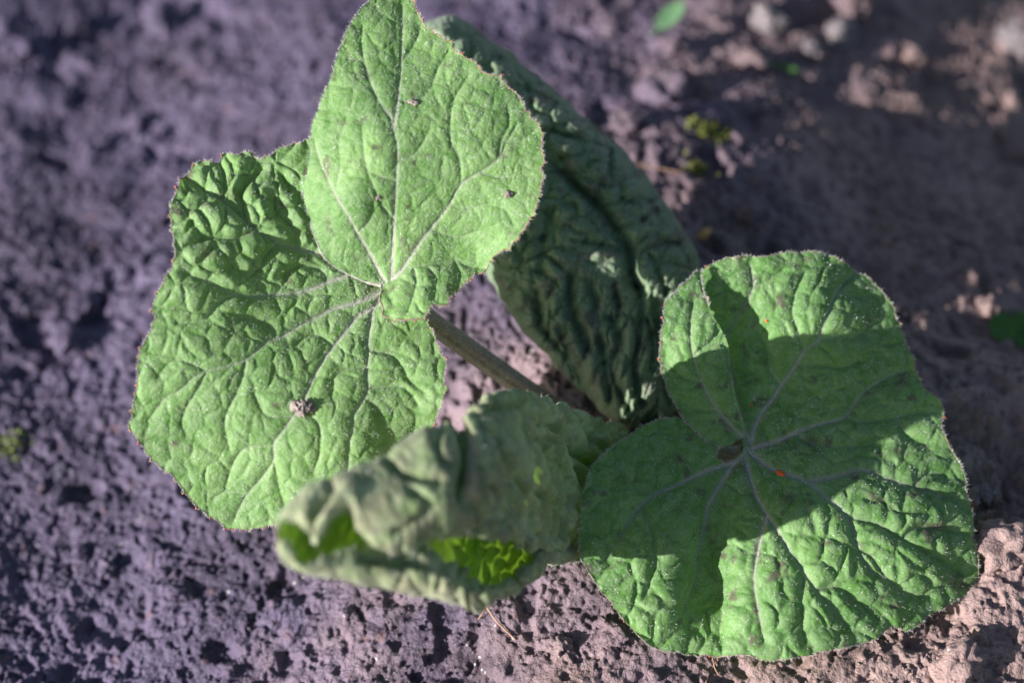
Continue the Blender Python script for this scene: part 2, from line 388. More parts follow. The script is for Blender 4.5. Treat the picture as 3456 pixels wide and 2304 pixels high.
# ------------------------------------------------------------------ leaf sheets
class Sheet:
    """a leaf blade: outline + veins drawn in the plane facing the camera, given real depth, tilt, folds and quilting"""
    def __init__(s, margin, hidden, depth, veins, amp=0.10, seed=1, teeth=9.0, tooth_gap=44, quilt=85., fine=27., ampmap=None, extra=None, vw=7.0, nmain=4, plain_until=None):
        s.seed = seed; s.depth = TPS(depth); s.amp = amp; s.quilt = quilt; s.fine = fine; s.ampmap = ampmap; s.extra = extra; s.vw = vw; s.nmain = nmain
        r = random.Random(seed)
        m = catmull(margin, 4.0); tips = []
        T = np.gradient(m, axis=0); T /= np.linalg.norm(T, axis=1)[:, None] + 1e-9
        full = np.vstack([m, np.array(hidden, float).reshape(-1, 2)])
        area = 0.5 * np.sum(full[:, 0] * np.roll(full[:, 1], -1) - np.roll(full[:, 0], -1) * full[:, 1])
        N = np.stack([T[:, 1], -T[:, 0]], 1) * (1 if area > 0 else -1)
        arc = np.concatenate([[0], np.cumsum(np.linalg.norm(np.diff(m, axis=0), axis=1))])
        off = 2.2 * fbm(arc / 17.0, arc * 0 + seed, 2, seed)
        pos = 20.0
        while pos < arc[-1] - 15:
            a = teeth * r.uniform(0.35, 1.15); w = r.uniform(9, 15)
            k = np.clip(1 - np.abs(arc - pos) / w, 0, 1); off = off + a * k ** 1.4 - 0.25 * a * np.exp(-((arc - pos - w * 1.4) / w) ** 2)
            tips.append(int(np.argmin(np.abs(arc - pos)))); pos += tooth_gap * r.uniform(0.6, 1.5)
        s.start = 0
        if plain_until is not None:
            s.start = int(np.argmin(np.hypot(m[:, 0] - plain_until[0], m[:, 1] - plain_until[1]))); off[:s.start] *= 0.15; tips = [t for t in tips if t > s.start]
        s.margin = m + N * off[:, None]; s.N = N; s.tips = tips
        s.outline = np.vstack([s.margin, catmull([m[-1]] + list(hidden) + [m[0]], 8.0)[1:-1]]) if len(hidden) else s.margin
        s.veins = [catmull(v, 9.0) for v in veins]
        s.vlen = [np.linalg.norm(np.diff(v, axis=0), axis=1).sum() for v in s.veins]
    def relief(s, x, y, full=False):
        dv = np.full(len(x), 1e9); vm = np.zeros(len(x))
        for v, L in zip(s.veins, s.vlen):
            P = v; A = P[:-1]; D = P[1:] - A; n = len(A)
            for i in range(n):
                t = np.clip(((x - A[i, 0]) * D[i, 0] + (y - A[i, 1]) * D[i, 1]) / ((D[i] ** 2).sum() + 1e-9), 0, 1)
                d = np.hypot(x - A[i, 0] - t * D[i, 0], y - A[i, 1] - t * D[i, 1])
                f = i / n
                main = L > 400; w = s.vw * (1.15 - 0.75 * f) * (1.0 if main else 0.55)
                dv = np.minimum(dv, d); vm = np.maximum(vm, np.exp(-(d / w) ** 2) * (1 - 0.6 * f) * (0.9 if main else 0.28))
        sd = s.seed * 13
        wx = x + 26 * fbm(x / 80, y / 80, 3, sd); wy = y + 26 * fbm(x / 80 + 9, y / 80, 3, sd + 1)
        f1, f2, c1 = voro(wx / s.quilt, wy / s.quilt, sd + 2)
        g1, g2, c2 = voro(wx / s.fine, wy / s.fine, sd + 3)
        k1, k2, c3 = voro(x / (s.fine * 0.42), y / (s.fine * 0.42), sd + 4)
        e1 = f2 - f1; e2 = g2 - g1; e3 = k2 - k1
        near = 1 - np.exp(-(dv / 24.0) ** 1.15)
        am = s.ampmap(x, y) if s.ampmap else 1.0; amp = s.amp * am
        h = amp * (1.0 * near + 0.72 * (0.2 + 0.8 * near) * (1 - np.exp(-(e1 / 0.27) ** 1.45)) * (0.7 + 0.5 * c1))
        h = h + s.amp * (0.14 * (1 - np.exp(-(e2 / 0.2) ** 1.3)) * (0.7 + 0.6 * c2) + 0.03 * (1 - np.exp(-(e3 / 0.3) ** 1.5)))
        h = h + 0.20 * s.amp * fbm(x / 130, y / 130, 2, sd + 5) - 0.012 * np.exp(-(dv / 6.0) ** 2)
        if s.extra: h = h + s.extra(x, y)
        if not full: return h
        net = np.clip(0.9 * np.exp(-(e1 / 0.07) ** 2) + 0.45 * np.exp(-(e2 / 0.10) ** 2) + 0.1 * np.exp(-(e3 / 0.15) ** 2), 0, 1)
        return h, vm, net
    def surf(s, x, y, h):
        x = np.asarray(x, float); y = np.asarray(y, float); e = 2.0
        p = unproj(x, y, s.depth(x, y)); px = unproj(x + e, y, s.depth(x + e, y)) - p; py = unproj(x, y + e, s.depth(x, y + e)) - p
        n = np.cross(px, py); n /= np.linalg.norm(n, axis=1)[:, None]
        n *= -np.sign((n @ FV))[:, None]
        return p + n * h[:, None], n
    def build(s, name, mat, parent, step=3.0, blot=None, stains=()):
        O = s.outline; x0, y0 = O.min(0) - step * 2; x1, y1 = O.max(0) + step * 2
        ax = np.arange(x0, x1, step); ay = np.arange(y0, y1, step)
        X, Y = np.meshgrid(ax, ay); x = X.ravel(); y = Y.ravel(); W, H = len(ax), len(ay)
        ins = inside(x, y, O).reshape(H, W)
        q = ins[:-1, :-1].astype(int) + ins[:-1, 1:] + ins[1:, 1:] + ins[1:, :-1]
        keep = q >= 1
        idx = np.arange(W * H).reshape(H, W)
        F = np.stack([idx[:-1, :-1], idx[:-1, 1:], idx[1:, 1:], idx[1:, :-1]], -1)[keep]
        used = np.unique(F); remap = np.full(W * H, -1); remap[used] = np.arange(len(used)); F = remap[F]
        x = x[used].copy(); y = y[used].copy(); out = ~ins.ravel()[used]
        _, nx, ny = seg_dist(x[out], y[out], O, True, True); x[out] = nx; y[out] = ny
        h, vm, net = s.relief(x, y, True)
        V, n = s.surf(x, y, h)
        bl = np.ones(len(x)) if blot is None else blot(x, y)
        st = np.zeros(len(x))
        for (cx, cy, rr, el, an) in stains:
            u = (x - cx) * math.cos(an) + (y - cy) * math.sin(an); v = -(x - cx) * math.sin(an) + (y - cy) * math.cos(an)
            st = np.maximum(st, np.exp(-((u / (rr * el)) ** 2 + (v / rr) ** 2) ** 1.5))
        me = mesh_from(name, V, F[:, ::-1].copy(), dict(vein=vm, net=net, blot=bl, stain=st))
        # faces must look towards the light side (upper side of the blade)
        if me.polygons[len(me.polygons) // 2].normal.dot(Vector(FV)) > 0: me.flip_normals()
        print(name, len(x))
        s.x, s.y, s.V, s.n = x, y, V, n
        return link(name, me, mat, parent)
    def at(s, x, y, lift=0.0):
        x = np.array([float(x)]); y = np.array([float(y)]); p, n = s.surf(x, y, s.relief(x, y)); return p[0] + n[0] * lift, n[0]
    def vein_tubes(s, parent, r0=0.027):
        for v, L in list(zip(s.veins, s.vlen))[:s.nmain]:
            h = s.relief(v[:, 0], v[:, 1]); p, n = s.surf(v[:, 0], v[:, 1], h - 0.006)
            k = 1.0 if L > 400 else 0.6
            f = np.linspace(0, 1, len(v))
            r = r0 * k * (0.36 + 0.64 * (1 - f) ** 2.0) * (1 + 0.25 * fbm(f * 30, f * 0 + L, 2, 4))
            tube('vein', p, r, M_VEIN, parent, 6, squash=0.6, nrm=n)
    def margin_tube(s, parent, mat=None, r=0.010):
        m = s.margin; h = s.relief(m[:, 0], m[:, 1]); p, n = s.surf(m[:, 0], m[:, 1], h)
        f = np.arange(len(m) - s.start); tube('leaf_margin', p[s.start:], r * (1 + 0.4 * fbm(f / 7., f * 0., 2, 3)), mat or M_MARGIN, parent, 5)
        for t in s.tips:
            if t < 2 or t > len(m) - 3 or random.random() < 0.2: continue
            c = p[t]; d = p[t] - (p[t - 2] + p[t + 2]) / 2; d = d / (np.linalg.norm(d) + 1e-9)
            a = p[t + 1] - p[t - 1]; a /= np.linalg.norm(a); b = n[t]; q = random.uniform(0.022, 0.042)
            V = [c + d * q * 1.4, c + a * q * .8, c + b * q * .7, c - a * q * .8, c - b * q * .7, c - d * q]; F = []
            for i in range(4): F += [(0, 1 + i, 1 + (i + 1) % 4), (5, 1 + (i + 1) % 4, 1 + i)]
            link('tooth', mesh_from('tooth', np.array(V), F), M_TOOTH, parent)
    def down(s, parent, n_surf=5000, n_edge=2500, L=0.06):
        k = rng.integers(0, len(s.x), n_surf); P = s.V[k]; N = s.n[k]
        e = rng.integers(0, len(s.margin), n_edge); m = s.margin[e] + rng.normal(0, 1.5, (n_edge, 2))
        pe, ne = s.surf(m[:, 0], m[:, 1], s.relief(m[:, 0], m[:, 1]))
        outw = s.N[e][:, :1] * RV - s.N[e][:, 1:] * UV_
        hairs('leaf_down', np.vstack([P, pe]), np.vstack([N * 0.8, outw * 0.7 + ne * 0.5]), parent, L)

def hairs(name, P, N, parent, L=0.075, w=0.0035):
    P = np.asarray(P); n = len(P); d = N + rng.normal(0, 0.45, (n, 3)); d /= np.linalg.norm(d, axis=1)[:, None]
    l = L * rng.uniform(0.4, 1.2, n)[:, None]; side = np.cross(d, rng.normal(0, 1, (n, 3))); side /= np.linalg.norm(side, axis=1)[:, None] + 1e-9
    bend = rng.normal(0, 0.25, (n, 3)) * l
    a = P + side * w; b = P - side * w; c = P + d * l * 0.55 + side * w * 0.7; c2 = P + d * l * 0.55 - side * w * .7; t = P + d * l + bend
    V = np.stack([a, b, c2, c, t], 1).reshape(-1, 3); i = np.arange(n) * 5
    T = np.concatenate([np.stack([i, i + 1, i + 2], 1), np.stack([i, i + 2, i + 3], 1), np.stack([i + 3, i + 2, i + 4], 1)])
    return link(name, mesh_from(name, V, T), M_HAIR, parent, 'stuff')

base_pt = np.array([2.3, -1.5, 0.0]); base_pt[2] = terrain(np.array([2.3]), np.array([-1.5]))[0]
plant = empty('butterbur_plant', base_pt)
tag(plant, 'young leafy plant with two open green leaves and two still rolled, in bare soil', 'plant')

# ---- left leaf ----------------------------------------------------
A_margin = [(1052, 473), (1014, 492), (990, 497), (972, 506), (945, 512), (925, 530), (896, 546), (868, 543), (850, 528), (823, 527), (800, 541), (779, 530), (757, 531), (742, 552), (716, 560), (691, 553),
            (660, 569), (635, 592), (614, 616), (604, 655), (588, 690), (581, 735), (585, 793), (592, 830), (595, 865), (588, 896), (570, 930), (545, 975), (526, 1014), (521, 1040), (527, 1068), (517, 1100), (504, 1131), (487, 1165), (474, 1200),
            (470, 1230), (468, 1264), (466, 1310), (456, 1350), (452, 1395), (439, 1433), (462, 1470), (485, 1499), (510, 1535), (536, 1565), (566, 1582), (592, 1608), (625, 1650), (647, 1682), (678, 1712), (705, 1734), (735, 1750), (771, 1779), (805, 1776),
            (845, 1782), (890, 1770), (933, 1763), (985, 1742), (1029, 1719), (1100, 1678), (1175, 1631), (1250, 1590), (1322, 1543), (1400, 1490), (1445, 1450), (1469, 1411), (1478, 1385), (1491, 1352), (1500, 1310), (1496, 1264), (1503, 1235), (1491, 1205), (1474, 1175), (1469, 1146), (1455, 1115), (1440, 1088)]
A_hidden = [(1400, 1060), (1340, 1025), (1308, 985), (1302, 950), (1230, 870), (1170, 760), (1130, 620), (1100, 520)]
A_depth = [(1290, 965, 35.0), (600, 650, 34.55), (680, 560, 34.85), (880, 550, 35.0), (1050, 480, 35.15), (1100, 700, 34.82), (850, 780, 34.4), (1050, 850, 34.82), (900, 1000, 34.55),
           (520, 1050, 33.95), (600, 880, 33.9), (450, 1420, 34.2), (620, 1250, 33.95), (780, 1770, 34.9), (900, 1400, 34.1), (780, 1550, 34.4), (1200, 1500, 34.3), (1480, 1350, 34.55), (1460, 1120, 34.9), (1300, 1200, 34.6), (1100, 1150, 34.6), (1400, 1480, 34.9)]
A_veins = [
 [(1291, 961), (1228, 940), (1158, 912), (1115, 884), (1073, 856), (1003, 842), (933, 821), (884, 793), (835, 758), (800, 722), (751, 680), (695, 652), (631, 610)],
 [(1179, 919), (1144, 940), (1101, 954), (1052, 975), (996, 989), (905, 996), (849, 1000), (793, 996), (751, 982), (716, 954), (667, 940), (624, 919)],
 [(1291, 985), (1203, 1022), (1127, 1042), (1073, 1068), (1012, 1099), (951, 1137), (905, 1152), (859, 1191), (828, 1214), (760, 1237), (698, 1252), (652, 1275), (622, 1305), (591, 1328)],
 [(1291, 1010), (1249, 1045), (1203, 1072), (1165, 1122), (1127, 1168), (1089, 1221), (1058, 1275), (1035, 1328), (1012, 1374), (989, 1405), (951, 1459), (924, 1497), (924, 1550), (890, 1604), (836, 1665), (806, 1719), (790, 1757)],
 [(1285, 1000), (1257, 1045), (1249, 1099), (1242, 1152), (1242, 1206), (1238, 1267), (1242, 1305), (1234, 1336), (1211, 1374), (1192, 1405), (1188, 1451), (1177, 1512), (1173, 1566), (1165, 1620)],
 [(835, 758), (814, 680), (821, 645), (849, 610), (884, 575)], [(1073, 814), (1052, 730), (1017, 659), (975, 631), (954, 600)], [(751, 687), (758, 617), (744, 560)],
 [(884, 793), (849, 786), (793, 807), (730, 807), (670, 815)], [(933, 821), (890, 863), (872, 905), (830, 940)], [(928, 1137), (913, 1107), (859, 1076), (800, 1078)],
 [(698, 1252), (652, 1229), (607, 1214), (568, 1229), (538, 1267)], [(828, 1214), (821, 1267), (798, 1328), (767, 1390), (760, 1436), (775, 1512)],
 [(698, 1252), (668, 1313), (630, 1374), (614, 1428), (630, 1466)], [(924, 1505), (874, 1505), (828, 1512), (798, 1543), (775, 1596), (760, 1658)],
 [(924, 1550), (936, 1604), (943, 1642), (960, 1700)], [(836, 1665), (767, 1658), (720, 1680)], [(1234, 1344), (1272, 1374), (1288, 1420), (1295, 1482), (1311, 1527)],
 [(1242, 1183), (1318, 1198), (1356, 1237), (1387, 1290), (1433, 1321)], [(1242, 1313), (1356, 1305), (1410, 1360)], [(1242, 1244), (1211, 1240), (1135, 1267), (1120, 1330)],
 [(1127, 1168), (1060, 1130), (1000, 1160)], [(989, 1405), (900, 1400), (860, 1330)], [(1012, 1374), (1075, 1430), (1080, 1520), (1060, 1590)], [(793, 996), (740, 1020), (690, 1080), (600, 1090)],
 [(1003, 842), (985, 770), (930, 720), (925, 670)], [(1101, 954), (1080, 910), (1000, 900), (960, 930)], [(905, 996), (850, 950), (780, 900)], [(598, 1328), (560, 1340), (500, 1420)]]
def a_amp(x, y): return 1.0 + 2.1 * np.exp(-(((x - 800) / 300) ** 2 + ((y - 720) / 240) ** 2)) - 0.15 * sstep(1200, 1500, y)
B_margin = [(1235, 950), (1158, 912), (1108, 877), (1077, 814), (1055, 740), (1036, 690), (1031, 631), (1042, 590), (1049, 545), (1050, 477), (1060, 430), (1073, 393), (1096, 325), (1122, 260), (1140, 195), (1158, 140), (1182, 90), (1214, 42), (1240, 15), (1275, -8), (1310, -28), (1345, -32), (1376, -15),
            (1392, 8), (1410, 42), (1422, 70), (1438, 91), (1462, 112), (1480, 119), (1498, 135), (1515, 147), (1535, 172), (1557, 189), (1582, 205), (1606, 217), (1618, 238), (1640, 252), (1662, 258), (1684, 263), (1702, 285), (1719, 302), (1742, 322), (1761, 344), (1772, 370), (1787, 393), (1803, 408), (1817, 421), (1826, 450), (1831, 477), (1827, 505),
            (1834, 533), (1828, 570), (1832, 603), (1822, 640), (1817, 680), (1805, 708), (1796, 730), (1775, 763), (1754, 793), (1738, 815), (1719, 835), (1690, 850), (1663, 870), (1652, 895), (1635, 919), (1608, 930), (1585, 947), (1568, 965), (1550, 982), (1530, 998), (1515, 1017), (1508, 1038), (1480, 1034), (1456, 1040), (1446, 1062), (1431, 1082), (1405, 1078), (1385, 1088), (1347, 1084), (1325, 1083), (1305, 1073), (1296, 1045), (1291, 1017), (1296, 985)]
B_hidden = [(1305, 962), (1280, 958)]
B_depth = [(1290, 958, 34.85), (1060, 450, 34.5), (1038, 640, 34.6), (1060, 760, 34.7), (1110, 870, 34.8), (1200, 915, 34.85), (1200, 60, 34.75), (1350, -20, 35.1), (1150, 250, 34.35), (1250, 500, 34.0), (1300, 720, 34.3), (1180, 700, 34.1), (1400, 300, 34.35),
           (1600, 230, 34.45), (1720, 310, 34.4), (1830, 550, 34.3), (1600, 500, 34.15), (1480, 700, 34.4), (1700, 820, 34.45), (1390, 860, 34.65), (1500, 885, 34.78), (1620, 890, 34.85), (1500, 1030, 34.3), (1400, 1060, 34.25), (1300, 1060, 34.5), (1390, 980, 34.55), (1400, 100, 34.8)]
B_veins = [
 [(1300, 950), (1291, 935), (1252, 863), (1207, 786), (1172, 722), (1130, 652), (1101, 589), (1073, 519), (1064, 470)],
 [(1322, 945), (1326, 842), (1329, 737), (1336, 631), (1340, 547), (1340, 491), (1326, 435), (1315, 393), (1284, 351), (1256, 295), (1235, 231), (1217, 203), (1178, 203)],
 [(1330, 940), (1361, 905), (1396, 849), (1452, 772), (1515, 694), (1557, 624), (1620, 582), (1687, 533), (1705, 491), (1740, 430)],
 [(1326, 930), (1375, 905), (1438, 894), (1494, 887), (1536, 877), (1578, 898), (1640, 905)],
 [(1235, 231), (1221, 161), (1224, 91)], [(1326, 435), (1343, 337), (1354, 210), (1357, 105), (1357, 21)], [(1557, 624), (1550, 533), (1522, 477), (1522, 393), (1536, 330), (1580, 260)],
 [(1687, 533), (1691, 477), (1719, 421), (1712, 365)], [(1691, 480), (1754, 477), (1803, 442)], [(1515, 694), (1592, 701), (1649, 691), (1705, 708), (1733, 758)],
 [(1343, 337), (1400, 345), (1452, 302), (1480, 231), (1515, 175)], [(1329, 737), (1290, 690), (1242, 582), (1228, 505), (1221, 421)], [(1340, 610), (1284, 596), (1242, 582)], [(1207, 786), (1250, 740), (1262, 680)],
 [(1340, 547), (1400, 520), (1450, 440)], [(1452, 772), (1540, 800), (1620, 780), (1680, 800)], [(1536, 877), (1552, 930), (1540, 975)], [(1438, 894), (1470, 940), (1465, 1010)], [(1396, 900), (1405, 960), (1380, 1050)], [(1620, 582), (1700, 600), (1790, 590)], [(1354, 210), (1400, 150), (1420, 90)], [(1130, 652), (1150, 560), (1145, 480), (1170, 400)]]
def b_amp(x, y): return 0.55 + 0.5 * sstep(850, 950, y) + 0.25 * sstep(1150, 1050, x)
leafA = Sheet(A_margin, A_hidden, A_depth, A_veins, vw=8.5, quilt=70., amp=0.060, seed=3, ampmap=a_amp, teeth=8, nmain=5)
left = leafA.build('leaf', M_LEAF, plant, step=2.9, blot=lambda x, y: 0.35 + 1.0 * sstep(1100, 800, y),
    stains=((795, 668, 17, 1.5, 0.2), (600, 735, 16, 1.6, .5), (695, 855, 22, 1.4, 0), (1020, 790, 12, 1.8, .4), (900, 745, 9, 1.5, .5), (955, 700, 11, 1.3, .6), (640, 600, 14, 1.6, -.5), (930, 1370, 12, 1.2, 0), (590, 1490, 12, 1.3, 0), (1110, 880, 20, 1.6, .7), (1250, 985, 22, 1.5, .3)))
left['label'] = 'large bright green leaf, its lower and crumpled left lobes'
leafA.vein_tubes(left); leafA.margin_tube(left); leafA.down(left, 7000, 2600)
leafB = Sheet(B_margin, B_hidden, B_depth, B_veins, plain_until=(1376, -15), quilt=74., amp=0.066, seed=5, ampmap=b_amp, teeth=10, tooth_gap=60)
lobe = leafB.build('leaf_lobe', M_LEAF, left, step=2.9, blot=lambda x, y: 0.75 + 0 * x,
    stains=((1116, 752, 11, 2.4, 1.35), (1180, 550, 8, 3.6, -1.1), (1398, 335, 8, 3.6, 1.1), (1395, 550, 10, 1.5, 0), (1442, 528, 9, 1.3, 0), (1378, 695, 7, 1.6, 0), (1275, 668, 13, 1.2, 0), (1262, 498, 9, 1.2, 0), (1325, 980, 12, 1.7, -.6)))
lobe['label'] = 'smooth upright lobe folded over the crumpled one'
rib = catmull([(1036, 600), (1040, 660), (1050, 735), (1068, 800), (1096, 862), (1150, 905), (1228, 943), (1291, 963)], 8)
rp, rn = leafA.surf(rib[:, 0], rib[:, 1], leafA.relief(rib[:, 0], rib[:, 1])); rp2, _ = leafB.surf(rib[:, 0], rib[:, 1], leafB.relief(rib[:, 0], rib[:, 1]))
rf = np.linspace(0, 1, len(rib)); tube('vein', rp * 0.35 + rp2 * 0.65, (0.008 + 0.05 * rf ** 1.8) * (1 + .2 * fbm(rf * 25, rf * 0, 2, 3)), M_VEIN, left, 7, squash=0.7, nrm=rn)
leafB.vein_tubes(left); leafB.margin_tube(left, M_REDRIM, 0.012); leafB.down(left, 5000, 2400)

def stalk(parent, pts, r0, r1, ribs=7, name='petiole', seg=40):
    P = catmull(pts, 0.03); n = len(P)
    T = np.gradient(P, axis=0); T /= np.linalg.norm(T, axis=1)[:, None]
    V = []; A = []
    for i in range(n):
        f = i / (n - 1); r = r0 + (r1 - r0) * f
        b = np.cross(T[i], [0.2, 0.1, 1.0]); b /= np.linalg.norm(b); c = np.cross(b, T[i])
        for k in range(seg):
            a = 2 * math.pi * k / seg
            rr = r * (1 + 0.07 * math.cos(ribs * a + 0.4 * math.sin(f * 5)) + 0.03 * math.sin(13 * a + 2 * f))
            V.append(P[i] + rr * (math.cos(a) * b + math.sin(a) * c)); A.append(3.0 + 3 * math.cos(a) + 0.15 * f)
    F = []
    for i in range(n - 1):
        for k in range(seg): F.append((i * seg + k, i * seg + (k + 1) % seg, (i + 1) * seg + (k + 1) % seg, (i + 1) * seg + k))
    o = link(name, mesh_from(name, np.array(V), F, dict(around=A)), M_STALK, parent)
    V = np.array(V); k = rng.integers(0, len(V), 2500); ctr = np.repeat(P, seg, 0)[k]
    hairs('stalk_down', V[k], (V[k] - ctr) / np.linalg.norm(V[k] - ctr, axis=1)[:, None], parent, 0.07)
    return o
def up(px, py, d): return tuple(unproj(px, py, d))
stalk(left, [up(1292, 968, 35.12), up(1370, 1020, 35.3), up(1460, 1088, 35.7), up(1640, 1218, 36.7), up(1830, 1350, 37.8), up(1990, 1450, 39.2)], 0.205, 0.23)

# ---- right leaf ---------------------------------------------------
M_margin = [(2368, 915), (2392, 897), (2426, 882), (2470, 872), (2522, 867), (2560, 873), (2598, 869), (2630, 861), (2666, 857), (2700, 861), (2733, 857), (2770, 864), (2809, 877), (2867, 906), (2895, 925), (2925, 949), (2955, 977), (2982, 1011), (3005, 1048), (3020, 1088), (3038, 1125), (3049, 1165), (3072, 1210), (3088, 1261), (3100, 1292), (3116, 1318), (3140, 1338),
            (3164, 1356), (3178, 1378), (3181, 1400), (3172, 1425), (3171, 1452), (3182, 1480), (3193, 1510), (3215, 1540), (3232, 1577), (3245, 1615), (3251, 1663), (3263, 1710), (3270, 1759), (3266, 1800), (3272, 1836), (3276, 1890), (3277, 1942), (3270, 1978), (3251, 1999), (3222, 2010), (3193, 2028), (3160, 2050), (3126, 2066), (3090, 2095), (3049, 2122), (3020, 2112), (2992, 2110),
            (2970, 2130), (2953, 2143), (2905, 2162), (2857, 2172), (2810, 2182), (2761, 2191), (2715, 2206), (2666, 2210), (2615, 2221), (2570, 2218), (2525, 2206), (2483, 2207), (2435, 2217), (2387, 2213), (2330, 2212), (2282, 2201), (2230, 2192), (2186, 2172), (2155, 2146), (2128, 2114), (2098, 2083), (2071, 2047), (2035, 2005), (2004, 1961), (1975, 1920), (1956, 1875), (1950, 1845),
            (1951, 1817), (1951, 1780), (1956, 1740), (1958, 1700), (1965, 1663), (1975, 1620), (1994, 1577), (2015, 1550), (2042, 1529), (2080, 1498), (2119, 1472), (2155, 1447), (2195, 1428), (2230, 1417), (2263, 1413), (2300, 1417), (2330, 1424), (2360, 1444), (2387, 1472), (2410, 1492), (2424, 1512), (2416, 1530), (2420, 1548), (2445, 1560), (2478, 1552)]
M_hidden = [(2500, 1530), (2505, 1500), (2490, 1400), (2440, 1260), (2390, 1120), (2345, 1000)]
M_depth = [(2530, 1500, 36.2), (2680, 860, 36.7), (2500, 880, 36.5), (2900, 940, 37.0), (2780, 1050, 36.25), (2620, 1100, 36.3), (2400, 920, 36.5), (3090, 1260, 37.0), (3180, 1400, 36.8), (2900, 1330, 36.55), (2700, 1300, 36.4), (3000, 1550, 36.2), (3260, 1760, 36.2), (3265, 1980, 36.3), (3100, 1820, 35.5),
           (3050, 2110, 35.5), (2850, 1900, 35.1), (2700, 2200, 34.7), (2640, 1900, 34.95), (2640, 1720, 35.45), (2560, 2000, 34.8), (2300, 2195, 34.9), (2290, 1830, 35.15), (2410, 1850, 35.9), (2430, 1700, 35.9), (2400, 2030, 35.65), (2280, 2030, 34.95), (2500, 1900, 35.2), (2485, 2060, 34.95), (1955, 1850, 34.9), (2100, 1950, 34.9), (1980, 1620, 35.1), (2200, 1430, 36.1), (2200, 1650, 35.6), (2380, 1500, 36.1), (2440, 1260, 36.5), (2380, 1100, 36.6)]
M_veins = [
 [(2535, 1500), (2545, 1450), (2570, 1395), (2608, 1347), (2637, 1299), (2685, 1232), (2713, 1184), (2761, 1145), (2781, 1088), (2819, 992), (2848, 953), (2886, 915)],
 [(2528, 1490), (2510, 1430), (2483, 1337), (2464, 1222), (2454, 1145), (2483, 1088), (2512, 1030), (2541, 973), (2531, 896)],
 [(2540, 1515), (2618, 1491), (2685, 1462), (2761, 1433), (2848, 1409), (2886, 1356), (2934, 1308), (3001, 1270), (3059, 1251)],
 [(2525, 1520), (2598, 1580), (2666, 1606), (2733, 1635), (2790, 1683), (2848, 1731), (2877, 1788), (2896, 1855), (2934, 1923), (3001, 1961), (3049, 2018)],
 [(2515, 1530), (2522, 1577), (2550, 1663), (2589, 1740), (2627, 1798), (2666, 1865), (2713, 1932), (2752, 1990), (2809, 2057), (2857, 2114)],
 [(2500, 1545), (2474, 1568), (2426, 1644), (2387, 1711), (2373, 1788), (2349, 1875), (2339, 1961), (2300, 2060)],
 [(2480, 1555), (2445, 1570), (2368, 1596), (2272, 1644), (2205, 1673), (2157, 1711), (2119, 1769), (2090, 1830), (2050, 1880)],
 [(2761, 1145), (2829, 1136), (2886, 1136), (2953, 1088)], [(2819, 992), (2905, 1001), (2940, 1000)], [(2713, 1184), (2694, 1117), (2675, 1059), (2685, 992), (2713, 925)], [(2541, 973), (2598, 944), (2640, 915)],
 [(2848, 1409), (2925, 1424), (3020, 1409), (3097, 1395), (3174, 1395)], [(2733, 1625), (2819, 1611), (2905, 1587), (2982, 1616), (3078, 1644), (3220, 1690)], [(2867, 1750), (2953, 1769), (3040, 1817), (3126, 1865), (3222, 1923)],
 [(2713, 1932), (2704, 2009), (2704, 2086), (2713, 2162)], [(2589, 1740), (2560, 1846), (2546, 1951), (2560, 2066), (2579, 2162)], [(2896, 1855), (2940, 1880), (3000, 1960), (3080, 2010), (3130, 2010)],
 [(2637, 1299), (2600, 1250), (2590, 1180), (2560, 1120)], [(2685, 1232), (2760, 1230), (2830, 1240), (2900, 1220)], [(2157, 1711), (2200, 1800), (2210, 1900), (2180, 2000)], [(2752, 1990), (2820, 1980), (2880, 2020), (2950, 2080)],
 [(2205, 1673), (2130, 1650), (2060, 1650)], [(2685, 1462), (2740, 1500), (2850, 1510), (2950, 1500)], [(2349, 1875), (2420, 1950), (2440, 2040), (2430, 2150)], [(3078, 1644), (3130, 1600), (3190, 1610)], [(3040, 1817), (3100, 1780), (3200, 1790)], [(3020, 1409), (3060, 1470), (3120, 1500)]]
def m_amp(x, y): return 0.85 + 0.35 * sstep(1600, 1900, y) + 0.45 * np.exp(-(((x - 3120) / 160) ** 2 + ((y - 1800) / 220) ** 2))
N_margin = [(2390, 1035), (2372, 992), (2362, 945), (2368, 917), (2340, 932), (2310, 963), (2278, 992), (2252, 1021), (2244, 1055), (2245, 1088), (2236, 1130), (2234, 1174), (2232, 1215), (2239, 1260), (2254, 1300), (2272, 1337), (2294, 1378), (2320, 1414), (2348, 1445), (2378, 1472), (2405, 1490), (2440, 1502)]
N_hidden = [(2475, 1490), (2510, 1470), (2512, 1433), (2493, 1376), (2474, 1299), (2464, 1240), (2459, 1184), (2435, 1117), (2406, 1078)]
N_depth = [(2250, 1050, 35.95), (2236, 1180, 35.9), (2380, 930, 36.3), (2400, 1080, 35.85), (2455, 1200, 35.75), (2480, 1340, 35.85), (2340, 1150, 35.7), (2380, 1300, 35.8), (2300, 1390, 36.1), (2510, 1450, 36.1), (2420, 1495, 36.15)]
N_veins = [[(2512, 1475), (2503, 1433), (2485, 1376), (2466, 1299), (2455, 1220), (2450, 1180)], [(2500, 1470), (2420, 1380), (2370, 1290), (2340, 1200), (2330, 1110), (2340, 1020)], [(2370, 1290), (2310, 1270), (2260, 1230)], [(2340, 1200), (2400, 1150), (2425, 1120)], [(2420, 1380), (2350, 1380), (2300, 1350)]]
leafM = Sheet(M_margin, M_hidden, M_depth, M_veins, vw=9.5, amp=0.088, seed=11, ampmap=m_amp, nmain=7, teeth=4, tooth_gap=60, quilt=82, fine=34)
